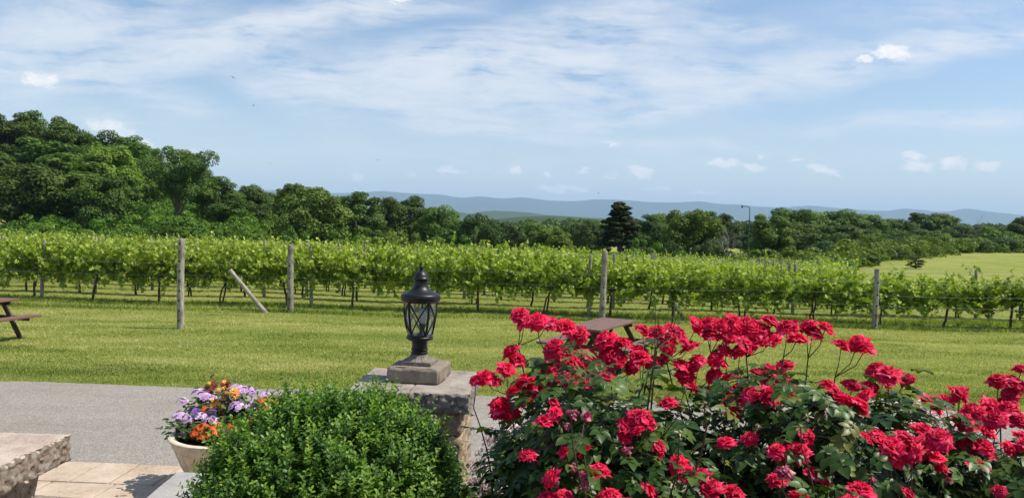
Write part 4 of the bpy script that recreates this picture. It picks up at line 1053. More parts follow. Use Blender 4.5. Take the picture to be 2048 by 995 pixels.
part('roof', bm_mesh('lantern_roof', bm, M_BLACK, True, 45), lamp)
bm = bmesh.new()
lathe(bm, [(0.008, 0.503), (0.011, 0.506), (0.007, 0.509), (0.010, 0.513), (0.0125, 0.519), (0.011, 0.526), (0.0065, 0.530), (0.009, 0.533), (0.006, 0.538), (0.0045, 0.545), (0.001, 0.551)], 20)
part('finial', bm_mesh('lantern_finial', bm, M_BLACK, True, 60), lamp)
bm = bmesh.new(); lathe(bm, [(0.028, 0.157), (0.028, 0.163), (0.014, 0.166), (0.014, 0.20), (0.017, 0.202), (0.017, 0.215), (0.012, 0.218)], 20, 0.012, 0, 0); part('lamp_holder', bm_mesh('lamp_holder', bm, M_BLACK, True), lamp)
bm = bmesh.new(); lathe(bm, [(0.011, 0.216), (0.018, 0.225), (0.0235, 0.245), (0.024, 0.265), (0.019, 0.285), (0.008, 0.296), (0.001, 0.298)], 20, 0.012, 0, 0); part('bulb', bm_mesh('lamp_bulb', bm, simple('frosted_bulb', (0.75, 0.74, 0.70), 0.25, 0.5), True), lamp)

# left seat wall
lw = thing('seat_wall', 'pinkish stone seat wall with rough split edge at the lower left', 'wall', (0, 0, 0))
bm = bmesh.new()
for yk in (2.62, 1.80, 0.98):
    rough_block(bm, (-2.10, yk), (0.82, 0.81), CZ - 0.104, CZ, math.radians(-1.0), 0.008 if yk > 2 else 0.03, 0.012, 0.0015, seed=yk, chip=0.004, fr=60)
part('capstone', bm_mesh('seat_cap', bm, M_PINK, True, 50), lw)
# rough side of the capstones gets the split face colour
me = lw.children[0].data if lw.children else None
me.materials.append(M_SPLIT)
for p_ in me.polygons:
    if abs(p_.normal.z) < 0.72: p_.material_index = 1
bm = bmesh.new()
for ci, z1 in enumerate((CZ - 0.105, CZ - 0.255)):
    for yk in np.arange(0.7, 2.9, 0.30):
        rough_block(bm, (-2.12, yk + 0.15 * (ci % 2) - 0.02), (0.74, 0.295), z1 - 0.148, z1 - 0.002, 0, 0.02, 0.016, 0, seed=yk + ci, chip=0.008, fr=10)
part('body', bm_mesh('seat_body', bm, M_SPLIT, True, 60), lw)
# grey slab beside the planter
gs = thing('grey_step_block', 'grey granite block between the planter and the clipped boxwood bush', 'block', (0, 0, 0))
bm = bmesh.new(); rough_block(bm, (-1.00, 2.72), (0.62, 0.86), PZ - 0.0, 1.50, math.radians(2.5), 0.014, 0.006, 0.002, seed=4, chip=0.022, fr=12)
part('slab', bm_mesh('grey_slab', bm, M_GREY, True, 60), gs)

# ------------------------------------------------------------------ picnic tables
def wood_mat(name, a, b):
    m, t, out = new_mat(name)
    tcn = t.node('ShaderNodeTexCoord'); n = t.noise(t.mapping(tcn.outputs['Object'], scale=(1, 9, 9)), 4, 6, 0.7)
    p = principled(t, t.ramp(n, [(0.3, a), (0.7, b)]), 0.55, 0.35, n, 0.4, 0.004); t.l.new(p.outputs[0], out.inputs[0]); return m
M_PT = wood_mat('stained_red_wood', (0.115, 0.058, 0.038), (0.25, 0.140, 0.098)); M_PT2 = wood_mat('dark_table_wood', (0.030, 0.016, 0.011), (0.075, 0.040, 0.028))
def picnic(cx, cy, ang, label, L=1.86):
    z = float(gz(cx, cy)); o = thing('picnic_table', label, 'picnic table', (cx, cy, z), ang, 'picnic tables on the lawn')
    bm = bmesh.new()
    for i in range(5): box(bm, (0, (i - 2) * 0.142, 0.745), (L, 0.136, 0.038), bevel=0.004)
    part('tabletop', bm_mesh('tabletop', bm, M_PT), o)
    for s in (-1, 1):
        bm = bmesh.new()
        for i in range(2): box(bm, (0, s * (0.66 + i * 0.142), 0.445), (L, 0.136, 0.038), bevel=0.004)
        part('bench', bm_mesh('bench', bm, M_PT), o)
        for e_ in (-1, 1):
            bm = bmesh.new(); tilt = math.atan2(0.42, 0.72)
            box(bm, (e_ * (L / 2 - 0.28), s * 0.42, 0.362), (0.038, 0.09, 0.84), rot=Matrix.Rotation(s * tilt, 3, 'X'), bevel=0.004)
            part('leg', bm_mesh('leg', bm, M_PT2), o)
    for e_ in (-1, 1):
        bm = bmesh.new()
        box(bm, (e_ * (L / 2 - 0.235), 0, 0.405), (0.038, 1.56, 0.09), bevel=0.004); box(bm, (e_ * (L / 2 - 0.235), 0, 0.70), (0.038, 0.70, 0.085), bevel=0.004)
        box(bm, (e_ * (L / 2 - 0.47), 0, 0.55), (0.50, 0.05, 0.045), rot=Matrix.Rotation(e_ * -0.65, 3, 'Y'), bevel=0.003)
        part('cross_brace', bm_mesh('cross_brace', bm, M_PT2), o)
    return o
picnic(1.68, 14.45, math.radians(62), 'reddish picnic table half hidden behind the red roses')
picnic(-10.50, 15.15, math.radians(79), 'dark red picnic table cut by the left edge of the photo')
# ------------------------------------------------------------------ boxwood
M_BOX = leaf_mat('boxwood_leaves', [(0, (0.028, 0.070, 0.008)), (0.40, (0.072, 0.162, 0.015)), (0.75, (0.165, 0.285, 0.028)), (1, (0.32, 0.42, 0.06))], 0.28, 0.48, 0.35, tcol=(1.5, 1.8, 0.4), obj_var=0)
M_TWIG = simple('green_twig', (0.12, 0.12, 0.05), 0.7)
BX = np.array([(0, 0, 0), (.24, .35, .05), (.22, .75, .03), (0, 1, -.02), (-.22, .75, .03), (-.24, .35, .05), (0, .5, -.03)], float)
BXF = np.array([(0, 1, 2, 6), (6, 2, 3, 4), (0, 6, 4, 5)])
def ellip(rs, n, c, r, pw=2.3, zmin=-0.5):
    d = unit(rs, n * 2); d = d[d[:, 2] > zmin][:n]
    k = (np.abs(d) ** pw).sum(1) ** (-1 / pw)
    P = d * k[:, None]; N = np.sign(P) * np.abs(P) ** (pw - 1) / np.array(r); N /= np.linalg.norm(N, axis=1, keepdims=True)
    return P * np.array(r) + np.array(c), N
rs = np.random.default_rng(12)
bc = (-0.615, 2.74, 1.40); br_ = (0.44, 0.44, 0.475)
box_o = thing('boxwood_bush', 'rounded boxwood bush with small glossy green leaves in front of the pier', 'bush', (bc[0], bc[1], 1.08))
P0, N0 = ellip(rs, 5200, bc, br_)
lump = np.array([mnoise.noise(Vector(p * 7)) for p in P0])
keep = (P0[:, 1] < bc[1] + 0.25) | (P0[:, 2] > 1.55); P0, N0, lump = P0[keep], N0[keep], lump[keep]
leafs = []; twigs = []
ns = len(P0); L = 0.055 + 0.085 * rs.random(ns) ** 2.2 + 0.02 * np.maximum(lump, 0) + 0.05 * (rs.random(ns) > 0.965)
D = N0 * 0.75 + np.array([0.05, -0.05, 1.05]) + rs.normal(size=(ns, 3)) * 0.28; D /= np.linalg.norm(D, axis=1, keepdims=True)
B = P0 - D * 0.055 + N0 * (lump[:, None] * 0.055)
PP, NN, AA, SS, RR = [], [], [], [], []
side = np.cross(D, unit(rs, ns)); side /= np.linalg.norm(side, axis=1, keepdims=True); side2 = np.cross(D, side)
cbase = rs.random(ns)
for k in range(9):
    f = k / 8; sd_ = side if k % 2 else side2
    for s in (-1, 1):
        out = D * (0.75 + 0.8 * f) + s * sd_ * (0.95 - 0.45 * f) + rs.normal(size=(ns, 3)) * 0.16
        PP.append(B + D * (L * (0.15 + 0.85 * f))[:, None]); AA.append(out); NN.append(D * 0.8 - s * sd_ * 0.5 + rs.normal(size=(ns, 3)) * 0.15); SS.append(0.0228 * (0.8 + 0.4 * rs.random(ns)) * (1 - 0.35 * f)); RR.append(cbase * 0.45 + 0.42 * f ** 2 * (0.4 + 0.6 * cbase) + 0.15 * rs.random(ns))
P = np.concatenate(PP); V, F, r = scatter(BX, BXF, frames(np.concatenate(NN), np.concatenate(AA)), np.concatenate(SS), P, rs)
r = np.clip(np.repeat(np.concatenate(RR), len(BX)), 0, 1)
# inner leaves
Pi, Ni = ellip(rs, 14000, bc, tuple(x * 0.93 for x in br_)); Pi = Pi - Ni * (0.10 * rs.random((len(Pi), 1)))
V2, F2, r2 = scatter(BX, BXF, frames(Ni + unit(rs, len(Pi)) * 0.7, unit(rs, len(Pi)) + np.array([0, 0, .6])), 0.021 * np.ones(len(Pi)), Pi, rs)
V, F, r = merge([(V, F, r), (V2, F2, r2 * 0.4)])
off = np.array(box_o.location)
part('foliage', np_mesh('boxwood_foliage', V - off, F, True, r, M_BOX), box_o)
tw = [tube_np([B[i] - D[i] * 0.06, B[i] + D[i] * L[i] * 0.5, B[i] + D[i] * L[i] * 0.95], [0.0014, 0.0011, 0.0007], 3) for i in range(0, ns, 2)]
for i in range(40):
    q = Pi[rs.integers(len(Pi))]; tw.append(tube_np([np.array([bc[0], bc[1], 1.05]) + rs.normal(size=3) * [.04, .04, 0], (np.array([bc[0], bc[1], 1.15]) + q) / 2, q], [.010, .006, .003], 5))
V, F, r = merge(tw); part('twigs', np_mesh('boxwood_twigs', V - off, F, True, None, M_TWIG), box_o)

# ------------------------------------------------------------------ planter and its flowers
M_POT = simple('cream_cast_stone', (0.62, 0.54, 0.41), 0.85, 0.2, 18, 0.25, 0.5, 0.004)
PY = 3.62; PCX = at(452, 868, PY).x; RIMZ = at(345, 868, PY).z
pot = thing('planter_urn', 'cream fluted stone planter filled with flowers', 'planter', (PCX, PY, PZ))
ph = RIMZ - PZ + 0.01
bm = bmesh.new(); R0 = 0.245
prof = [(0.10, 0.0), (0.115, 0.004), (0.12, 0.02), (0.135, 0.035), (0.160, 0.07), (0.185, 0.12), (0.205, 0.17), (0.216, ph - 0.052), (0.222, ph - 0.046)]
def fl(a, z): return 1 + (0.11 * (abs(math.cos(a * 12)) - 0.7) if 0.03 < z < ph - 0.05 else 0)
lathe(bm, prof, 208, flute=fl)
part('bowl', bm_mesh('planter_bowl', bm, M_POT, True, 70), pot)
bm = bmesh.new(); lathe(bm, [(0.215, ph - 0.047), (0.228, ph - 0.044), (0.234, ph - 0.030), (0.238, ph - 0.012), (0.246, ph - 0.008), (0.247, ph), (0.240, ph + 0.004), (0.222, ph + 0.003), (0.216, ph - 0.006), (0.212, ph - 0.03)], 96)
part('rim', bm_mesh('planter_rim', bm, M_POT, True, 50), pot)
bm = bmesh.new(); bmesh.ops.create_circle(bm, cap_ends=True, radius=0.213, segments=48); bmesh.ops.translate(bm, vec=(0, 0, ph - 0.028), verts=bm.verts)
part('soil', bm_mesh('planter_soil', bm, M_SOIL), pot)

def petal_ring(n, r0, r1, wd, z, lift, tw=0.0, tip=0.75):
    Vs, Fs = [], []
    for i in range(n):
        a = 2 * PI * i / n + tw; c, s = math.cos(a), math.sin(a)
        pts = [(r0, 0, 0), (r0 + (r1 - r0) * .5, -wd, lift * .45), (r1 * .93, -wd * tip, lift * .9), (r1, 0, lift), (r1 * .93, wd * tip, lift * .9), (r0 + (r1 - r0) * .5, wd, lift * .45)]
        o = len(Vs); Vs += [(x * c - y * s, x * s + y * c, z + h) for x, y, h in pts]; Fs += [(o, o + 1, o + 2, o + 3), (o, o + 3, o + 4, o + 5)]
    return np.array(Vs), np.array(Fs)
def flower_np(rings):
    Vs, Fs, o = [], [], 0
    for a in rings:
        v, f = petal_ring(*a); Vs.append(v); Fs.append(f + o); o += len(v)
    return np.concatenate(Vs), np.concatenate(Fs)
FLO = flower_np([(5, 0.0, 1.0, 0.42, 0, 0.05, 0, 0.95)])
ZIN = flower_np([(14, .25, 1.0, .13, 0, .02), (13, .2, .86, .13, .06, .07, .2), (11, .15, .66, .12, .12, .10, .1), (9, .08, .42, .10, .17, .10, .3), (6, .0, .22, .08, .22, .06)])
def petal_mat(name, stops, trans=0.25, rough=0.55, obj_var=0.12):
    return leaf_mat(name, stops, trans, rough, 0.25, tcol=(1.2, 1.0, 1.0), obj_var=obj_var)
M_VERB = petal_mat('lavender_petals', [(0, (0.50, 0.25, 0.55)), (0.5, (0.70, 0.43, 0.72)), (1, (0.84, 0.68, 0.84))])
M_VIO = petal_mat('violet_petals', [(0, (0.18, 0.07, 0.38)), (1, (0.34, 0.17, 0.58))])
M_ORG = petal_mat('orange_petals', [(0, (0.62, 0.10, 0.015)), (0.5, (0.80, 0.17, 0.03)), (1, (0.85, 0.28, 0.08))])
M_ZR = petal_mat('red_zinnia_petals', [(0, (0.38, 0.03, 0.03)), (1, (0.62, 0.08, 0.07))]); M_ZO = petal_mat('yellow_zinnia_petals', [(0, (0.80, 0.25, 0.08)), (0.6, (0.85, 0.42, 0.14)), (1, (0.85, 0.65, 0.12))]); M_ZD = petal_mat('dusky_zinnia_petals', [(0, (0.32, 0.06, 0.04)), (1, (0.55, 0.18, 0.10))])
M_PF = leaf_mat('planter_leaves', [(0, (0.035, 0.07, 0.02)), (0.6, (0.07, 0.12, 0.035)), (1, (0.14, 0.19, 0.06))], 0.25, 0.5, 0.3, obj_var=0)
LFT = np.array([(0, 0, 0), (.20, .30, .05), (.22, .62, .04), (0, 1, -.06), (-.22, .62, .04), (-.20, .30, .05), (0, .5, -.02)], float)
pot_c = np.array([PCX, PY, RIMZ - 0.03])
def c4(cx, cy): return cx / 3.303, 700 + cy / 3.303
def potted(name, label, cat, items, builder):
    rs = np.random.default_rng(abs(hash(len(items) * 7 + 3)) % 1000)
    o = thing(name, label, cat, tuple(pot_c), 0, 'flowers in the cream planter'); stems = []; lv = []
    for it in items:
        px, py = c4(it[0], it[1]); Y = PY + (845 - py) / 60 * 0.10 + rs.uniform(-.03, .03)
        p = np.array(at(px, py, Y)) - pot_c; wd = it[2] * 1.12 / 3.303 * Y / FPX
        builder(o, p, wd, it, rs)
        root = np.array([p[0] * 0.45, p[1] * 0.5, 0.0]); mid = (root + p) / 2 + np.array([p[0] * .1, 0, 0.03])
        stems.append(tube_np([root, mid, p - np.array([0, 0, wd * 0.1])], [.0025, .002, .0015], 5))
        for k in range(46):
            f = rs.uniform(0.15, 0.92); q = root * (1 - f) ** 2 + 2 * mid * f * (1 - f) + p * f * f + rs.normal(size=3) * 0.025
            lv.append(q)
    if name == 'verbena_plant':
        for k in range(70):
            px, py = c4(rs.uniform(1070, 1240), rs.uniform(470, 590)); lv.append(np.array(at(px, py, PY - 0.05 + rs.normal() * .04)) - pot_c)
    V, F, r = merge(stems); part('stems', np_mesh('flower_stems', V, F, True, None, M_TWIG), o)
    lv = np.array(lv); n = len(lv); A = unit(rs, n); A[:, 2] = A[:, 2] * 0.5 + 0.2
    V, F, r = scatter(LFT, BXF, frames(unit(rs, n) * 0.5 + np.array([0, -.2, 1]), A), 0.034 * (0.6 + 0.7 * rs.random(n)), lv, rs)
    part('foliage', np_mesh('flower_foliage', V, F, True, r, M_PF), o)
def umbel(mat, pet=0.0115, dens=26):
    def b(o, p, wd, it, rs):
        n = int(dens * (wd / 0.07) ** 1.2) + 6; d = unit(rs, n); d[:, 2] = np.abs(d[:, 2]) ** 0.8; 
        P = d * np.array([wd / 2, wd / 2, wd * 0.32]); N = d + np.array([0, -0.25, 0.5])
        V, F, r = scatter(FLO[0], FLO[1], frames(N, unit(rs, n)), pet * (0.7 + 0.4 * rs.random(n)), P, rs)
        q = part('bloom', np_mesh('flower_cluster', V, F, False, r, mat if it[-1] != 'v' else M_VIO), o); q.location = p
    return b
def zinnia(o, p, wd, it, rs):
    mat = {'r': M_ZR, 'y': M_ZO, 'd': M_ZD}[it[3]]
    V, F, r = scatter(ZIN[0], ZIN[1], frames(np.array([[rs.normal() * .25, -0.75, 0.7]]), np.array([[0.1, 0.2, 1.0]])), np.array([wd / 2]), np.zeros((1, 3)), rs)
    V = V + rs.normal(size=V.shape) * wd * 0.012; r = rs.random(len(V))
    q = part('bloom', np_mesh('zinnia_bloom', V, F, False, r, mat), o); q.location = p
    q2 = part('bloom_centre', np_mesh('zinnia_centre', *scatter(FLO[0], FLO[1], frames(rs.normal(size=(14, 3)) * .3 + np.array([0, -.75, .7]), unit(rs, 14)), 0.0035 * np.ones(14), rs.normal(size=(14, 3)) * 0.0035 + np.array([0, -.018, .016]) * (wd / 0.05), rs)[:2], False, None, simple('yellow_stamens', (0.80, 0.60, 0.06), 0.7) if 'yellow_stamens' not in bpy.data.materials else bpy.data.materials['yellow_stamens']), o); q2.location = p
potted('verbena_plant', 'lavender verbena with round flower clusters in the cream planter', 'flowers',
  [(1205, 333, 50, ''), (1310, 280, 62, ''), (1352, 308, 70, ''), (1400, 315, 40, ''), (1560, 250, 60, ''), (1625, 270, 84, ''), (1672, 282, 52, ''), (1750, 300, 62, ''), (1570, 372, 92, ''), (1605, 395, 84, ''), (1660, 365, 74, ''), (1290, 402, 66, 'v'), (1400, 405, 50, 'v'), (1185, 440, 76, ''), (1240, 462, 84, ''), (1330, 440, 84, ''), (1390, 465, 88, ''), (1220, 520, 92, ''), (1215, 555, 60, '')], umbel(M_VERB, 0.014, 34))
potted('orange_stock_plant', 'orange flower spikes in the cream planter beside the boxwood', 'flowers',
  [(1340, 520, 92, ''), (1345, 560, 96, ''), (1430, 505, 92, ''), (1460, 535, 80, ''), (1480, 470, 56, ''), (1500, 530, 44, ''), (1735, 330, 56, ''), (1740, 360, 70, ''), (1738, 395, 64, ''), (1845, 360, 46, ''), (1808, 335, 50, ''), (1675, 465, 36, ''), (1370, 395, 66, ''), (1400, 548, 84, ''), (1300, 552, 60, ''), (1640, 425, 50, ''), (1775, 375, 52, ''), (1385, 375, 60, ''), (1520, 500, 60, '')], umbel(M_ORG, 0.016, 34))
potted('zinnia_plant', 'red and yellow zinnias standing tallest in the cream planter', 'flowers',
  [(1395, 238, 92, 'r'), (1487, 222, 66, 'r'), (1500, 305, 92, 'd'), (1552, 285, 84, 'y'), (1440, 268, 40, 'y'), (1410, 352, 84, 'y'), (1466, 378, 88, 'y'), (1480, 262, 50, 'd'), (1540, 320, 70, 'd')], zinnia)

# ------------------------------------------------------------------ roses
M_ROSE = petal_mat('red_rose_petals', [(0, (0.48, 0.003, 0.030)), (0.45, (0.80, 0.008, 0.068)), (0.82, (0.90, 0.030, 0.14)), (1, (0.94, 0.20, 0.34))], 0.34, 0.55, 0.16)
M_FADE = petal_mat('faded_rose_petals', [(0, (0.30, 0.02, 0.06)), (0.6, (0.60, 0.10, 0.20)), (1, (0.72, 0.42, 0.36))], 0.2)
M_SEP = petal_mat('dry_sepals', [(0, (0.42, 0.36, 0.18)), (1, (0.70, 0.63, 0.42))], 0.2)
M_RLEAF = leaf_mat('rose_leaves', [(0, (0.018, 0.046, 0.008)), (0.6, (0.044, 0.092, 0.014)), (0.9, (0.085, 0.145, 0.024)), (1, (0.16, 0.17, 0.035))], 0.18, 0.40, 0.27, tcol=(1.6, 1.7, 0.4), obj_var=0)
M_CANE = simple('rose_cane', (0.085, 0.048, 0.028), 0.6, 0.3, 30, 0.4)
M_BUD = simple('green_bud', (0.12, 0.15, 0.06), 0.6)
def rose_bloom(seed, rings=((7, .55, -.03, .27), (7, .50, .07, .27), (7, .41, .17, .25), (6, .27, .25, .20), (5, .17, .27, .15), (3, .08, .27, .10))):
    rs = np.random.default_rng(seed); Vs, Fs, Rr, o = [], [], [], 0; nu, nv = 5, 6
    for (n, R, H, W) in rings:
        for i in range(n):
            a = 2 * PI * (i + rs.uniform(-.22, .22)) / n + R * 9; c, s = math.cos(a), math.sin(a)
            RR = R * rs.uniform(.80, 1.15); HH = H + rs.normal() * 0.025; curl = rs.uniform(0.0, 0.16); ph = rs.uniform(0, 6); ph2 = rs.uniform(0, 6); droop = rs.uniform(-.03, .06) if R > .4 else 0
            g = []
            for v in range(nv):
                t = v / (nv - 1)
                rad = RR * (t ** 0.85); hgt = HH * math.sin(min(1, t * 1.15) * PI * 0.5) - droop * t - (curl * max(0, t - .65) * 2.6)
                wdt = W * math.sin(PI * (0.10 + 0.68 * t) ** 0.95) ** 0.8 * (1 if t < 0.99 else 0.55)
                for u in range(nu):
                    q = -1 + 2 * u / (nu - 1)
                    lat = wdt * q; x = rad - 0.07 * q * q * t * (1.0 if t < .9 else .7); z = hgt + 0.06 * q * q * t - (0.05 * abs(q) ** 3 * max(0, t - .6) * 2.5) + 0.034 * math.sin(q * 4 + ph) * t + 0.018 * math.sin(t * 9 + ph2)
                    if v == nv - 1: x -= 0.03 * abs(q) - (0.10 if u == 2 else 0)
                    g.append((x * c - lat * s, x * s + lat * c, z))
            Vs += g
            for v in range(nv - 1):
                for u in range(nu - 1):
                    k = o + v * nu + u; Fs.append((k, k + 1, k + 1 + nu, k + nu))
            base = rs.random() * 0.75
            Rr += [min(1, base + 0.25 * (v / (nv - 1)) ** 3) for v in range(nv) for u in range(nu)]
            o += nu * nv
    V = np.array(Vs); V[:, 2] -= 0.12
    return V, np.array(Fs), np.array(Rr)
ROSE = [np_mesh('rose_bloom', *rose_bloom(i)[:2], True, rose_bloom(i)[2], M_ROSE) for i in range(7)]
FADED = [np_mesh('faded_bloom', *(lambda b: (b[0] * np.array([.6, .6, 1.5]) + np.random.default_rng(i).normal(size=b[0].shape) * .03, b[1]))(rose_bloom(40 + i)), True, rose_bloom(40 + i)[2], M_FADE) for i in range(3)]
def star_np():
    v, f = petal_ring(5, 0.05, 1.0, 0.13, 0, -0.35, 0, 0.5); v2, f2 = petal_ring(12, 0, 0.28, 0.05, 0.05, 0.25); return np.concatenate([v, v2]), np.concatenate([f, f2 + len(v)])
_s = star_np(); SPENT = np_mesh('spent_sepals', _s[0], _s[1], False, np.random.default_rng(1).random(len(_s[0])), M_SEP)
bm = bmesh.new(); lathe(bm, [(0.05, 0), (.28, .15), (.34, .4), (.26, .75), (.12, 1.1), (.01, 1.35)], 10); BUD = bm_mesh('bud', bm, M_BUD, True)
def leaflet(nu=3, nv=5):
    Vs, Fs = [], []
    for v in range(nv):
        t = v / (nv - 1); wdt = 0.34 * math.sin(PI * min(1, (0.04 + 0.93 * t)) ** 0.82) if 0 < v < nv - 1 else 0.01
        for u in range(nu):
            q = u - 1; Vs.append((wdt * q, t, 0.10 * abs(q) * wdt * 3 - 0.22 * t * t))
    for v in range(nv - 1):
        for u in range(nu - 1):
            k = v * nu + u; Fs.append((k, k + 1, k + 1 + nu, k + nu))
    return np.array(Vs), np.array(Fs)
lf = leaflet()
def compound():
    Vs, Fs, o = [], [], 0
    for (x, y, ang, s) in ((0, 1.0, 0, 1.0), (.02, .85, -1.15, .86), (-.02, .85, 1.15, .86), (.02, .38, -1.3, .70), (-.02, .38, 1.3, .70)):
        v = lf[0] * s; c, sn = math.cos(ang), math.sin(ang); v = np.stack([v[:, 0] * c - v[:, 1] * sn + x, v[:, 0] * sn + v[:, 1] * c + y, v[:, 2] - 0.1 * y * y], 1)
        Vs.append(v); Fs.append(lf[1] + o); o += len(v)
    rv_ = np.array([(-.015, 0, 0), (.015, 0, 0), (.012, 1.05, -.11), (-.012, 1.05, -.11)]); Vs.append(rv_); Fs.append(np.array([[0, 1, 2, 3]]) + o)
    return np.concatenate(Vs), np.concatenate(Fs)
CL = compound()
c6 = [(270, 110, 85), (275, 155, 75), (345, 140, 95), (400, 145, 85), (490, 165, 95), (545, 205, 95), (430, 265, 100), (500, 285, 90), (665, 225, 95), (215, 285, 85), (230, 345, 120), (405, 365, 95), (95, 405, 80), (50, 425, 62), (140, 430, 62), (600, 300, 85), (520, 395, 135), (640, 400, 130), (540, 350, 100), (585, 435, 100), (680, 300, 95), (740, 270, 115), (810, 265, 120), (770, 340, 115), (840, 310, 95), (880, 205, 105), (930, 195, 95), (985, 195, 90), (1050, 230, 130), (1075, 372, 105), (1045, 350, 80), (350, 455, 130), (240, 475, 95), (175, 545, 95), (215, 585, 90), (160, 590, 70), (285, 420, 80), (290, 520, 80), (410, 600, 105), (975, 530, 85), (815, 620, 120), (800, 680, 110), (885, 620, 85), (830, 600, 80), (1130, 470, 110), (1220, 410, 120), (1250, 490, 120), (1270, 545, 115), (1160, 320, 110), (1235, 310, 115), (1125, 165, 95), (1165, 150, 90), (1260, 150, 110), (1215, 210, 115), (1320, 180, 125), (1295, 250, 115), (1040, 845, 115), (1150, 905, 140), (440, 985, 145), (740, 990, 110), (670, 990, 90), (405, 890, 95), (430, 535, 60), (1345, 150, 90), (960, 240, 90), (715, 235, 80), (960, 300, 80), (905, 345, 80), (700, 355, 80)]
c6 += [(560, 760, 80), (650, 850, 90), (930, 740, 90), (480, 760, 75), (1250, 720, 90), (900, 960, 90), (1290, 960, 100), (300, 780, 80)]
c7 = [(55, 175, 100), (60, 235, 125), (125, 160, 110), (115, 225, 120), (10, 170, 90), (250, 195, 130), (320, 160, 95), (385, 180, 110), (525, 250, 115), (608, 265, 85), (645, 375, 95), (710, 390, 100), (765, 410, 105), (660, 445, 115), (450, 470, 115), (500, 510, 95), (570, 540, 100), (600, 495, 75), (175, 365, 110), (150, 430, 90), (225, 440, 100), (110, 500, 150), (40, 470, 110), (60, 530, 90), (390, 545, 65), (235, 765, 145), (560, 980, 155), (815, 970, 75), (690, 715, 130), (760, 755, 130), (850, 745, 140), (930, 790, 90), (885, 660, 100), (950, 700, 120), (1020, 505, 115), (930, 535, 95), (1065, 495, 90), (970, 845, 60), (45, 700, 75), (610, 700, 60), (285, 975, 85), (80, 385, 50), (180, 900, 90), (380, 880, 100), (440, 820, 80), (330, 690, 80), (720, 740, 100), (800, 700, 90), (540, 445, 80)]
c8 = [(1130, 735, 140), (1165, 795, 120), (1115, 600, 140), (1165, 650, 120), (1100, 570, 100), (1250, 580, 140), (1215, 550, 100), (1270, 425, 120), (1280, 510, 105), (1352, 370, 70), (1352, 455, 60), (1340, 740, 120), (1362, 700, 90), (1245, 958, 60), (1330, 600, 80), (1375, 620, 110)]
spent = [(1480 + 85 / 2.398, 580 + 650 / 2.398, 22), (1480 + 290 / 2.398, 580 + 655 / 2.398, 26), (1480 + 505 / 2.398, 580 + 685 / 2.398, 20), (1480 + 325 / 2.398, 580 + 600 / 2.398, 20), (930 + 1030 / 2.398, 580 + 680 / 2.398, 22), (930 + 1150 / 2.398, 580 + 545 / 2.398, 28), (930 + 600 / 2.398, 580 + 935 / 2.398, 22), (1480 + 630 / 2.398, 580 + 885 / 2.398, 20), (930 + 1000 / 2.398, 580 + 925 / 2.398, 22), (930 + 575 / 2.398, 580 + 600 / 2.398, 18)]
faded = [(930 + 560 / 2.398, 580 + 880 / 2.398, 28), (930 + 575 / 2.398, 580 + 935 / 2.398, 34), (930 + 520 / 2.398, 580 + 845 / 2.398, 28), (930 + 770 / 2.398, 580 + 765 / 2.398, 26), (930 + 510 / 2.398, 580 + 590 / 2.398, 34), (930 + 575 / 2.398, 580 + 605 / 2.398, 32), (1480 + 200 / 2.398, 580 + 870 / 2.398, 46), (930 + 485 / 2.398, 580 + 650 / 2.398, 26), (930 + 440 / 2.398, 580 + 925 / 2.398, 22), (1480 + 1000 / 2.398, 580 + 905 / 2.398, 20), (1480 + 640 / 2.398, 580 + 910 / 2.398, 18)]
buds = [(1311, 634, 10), (1318, 622, 9), (1351, 618, 12), (1356, 628, 10), (1346, 642, 9), (1362, 632, 9), (930 + 450 / 2.398, 580 + 670 / 2.398, 9), (930 + 462 / 2.398, 580 + 685 / 2.398, 9), (1480 + 430 / 2.398, 580 + 560 / 2.398, 9), (1480 + 415 / 2.398, 580 + 540 / 2.398, 9), (930 + 1050 / 2.398, 580 + 495 / 2.398, 14)]
def to_px(l, ox): return [(ox + a / 2.398, 580 + b / 2.398, c / 2.398) for a, b, c in l]
GZB = 1.07
BUSHES = [((0.36, 2.44, GZB), (0.50, 0.46, 0.90)), ((0.98, 2.42, GZB), (0.52, 0.46, 0.89)), ((1.58, 2.38, GZB), (0.50, 0.44, 0.76))]
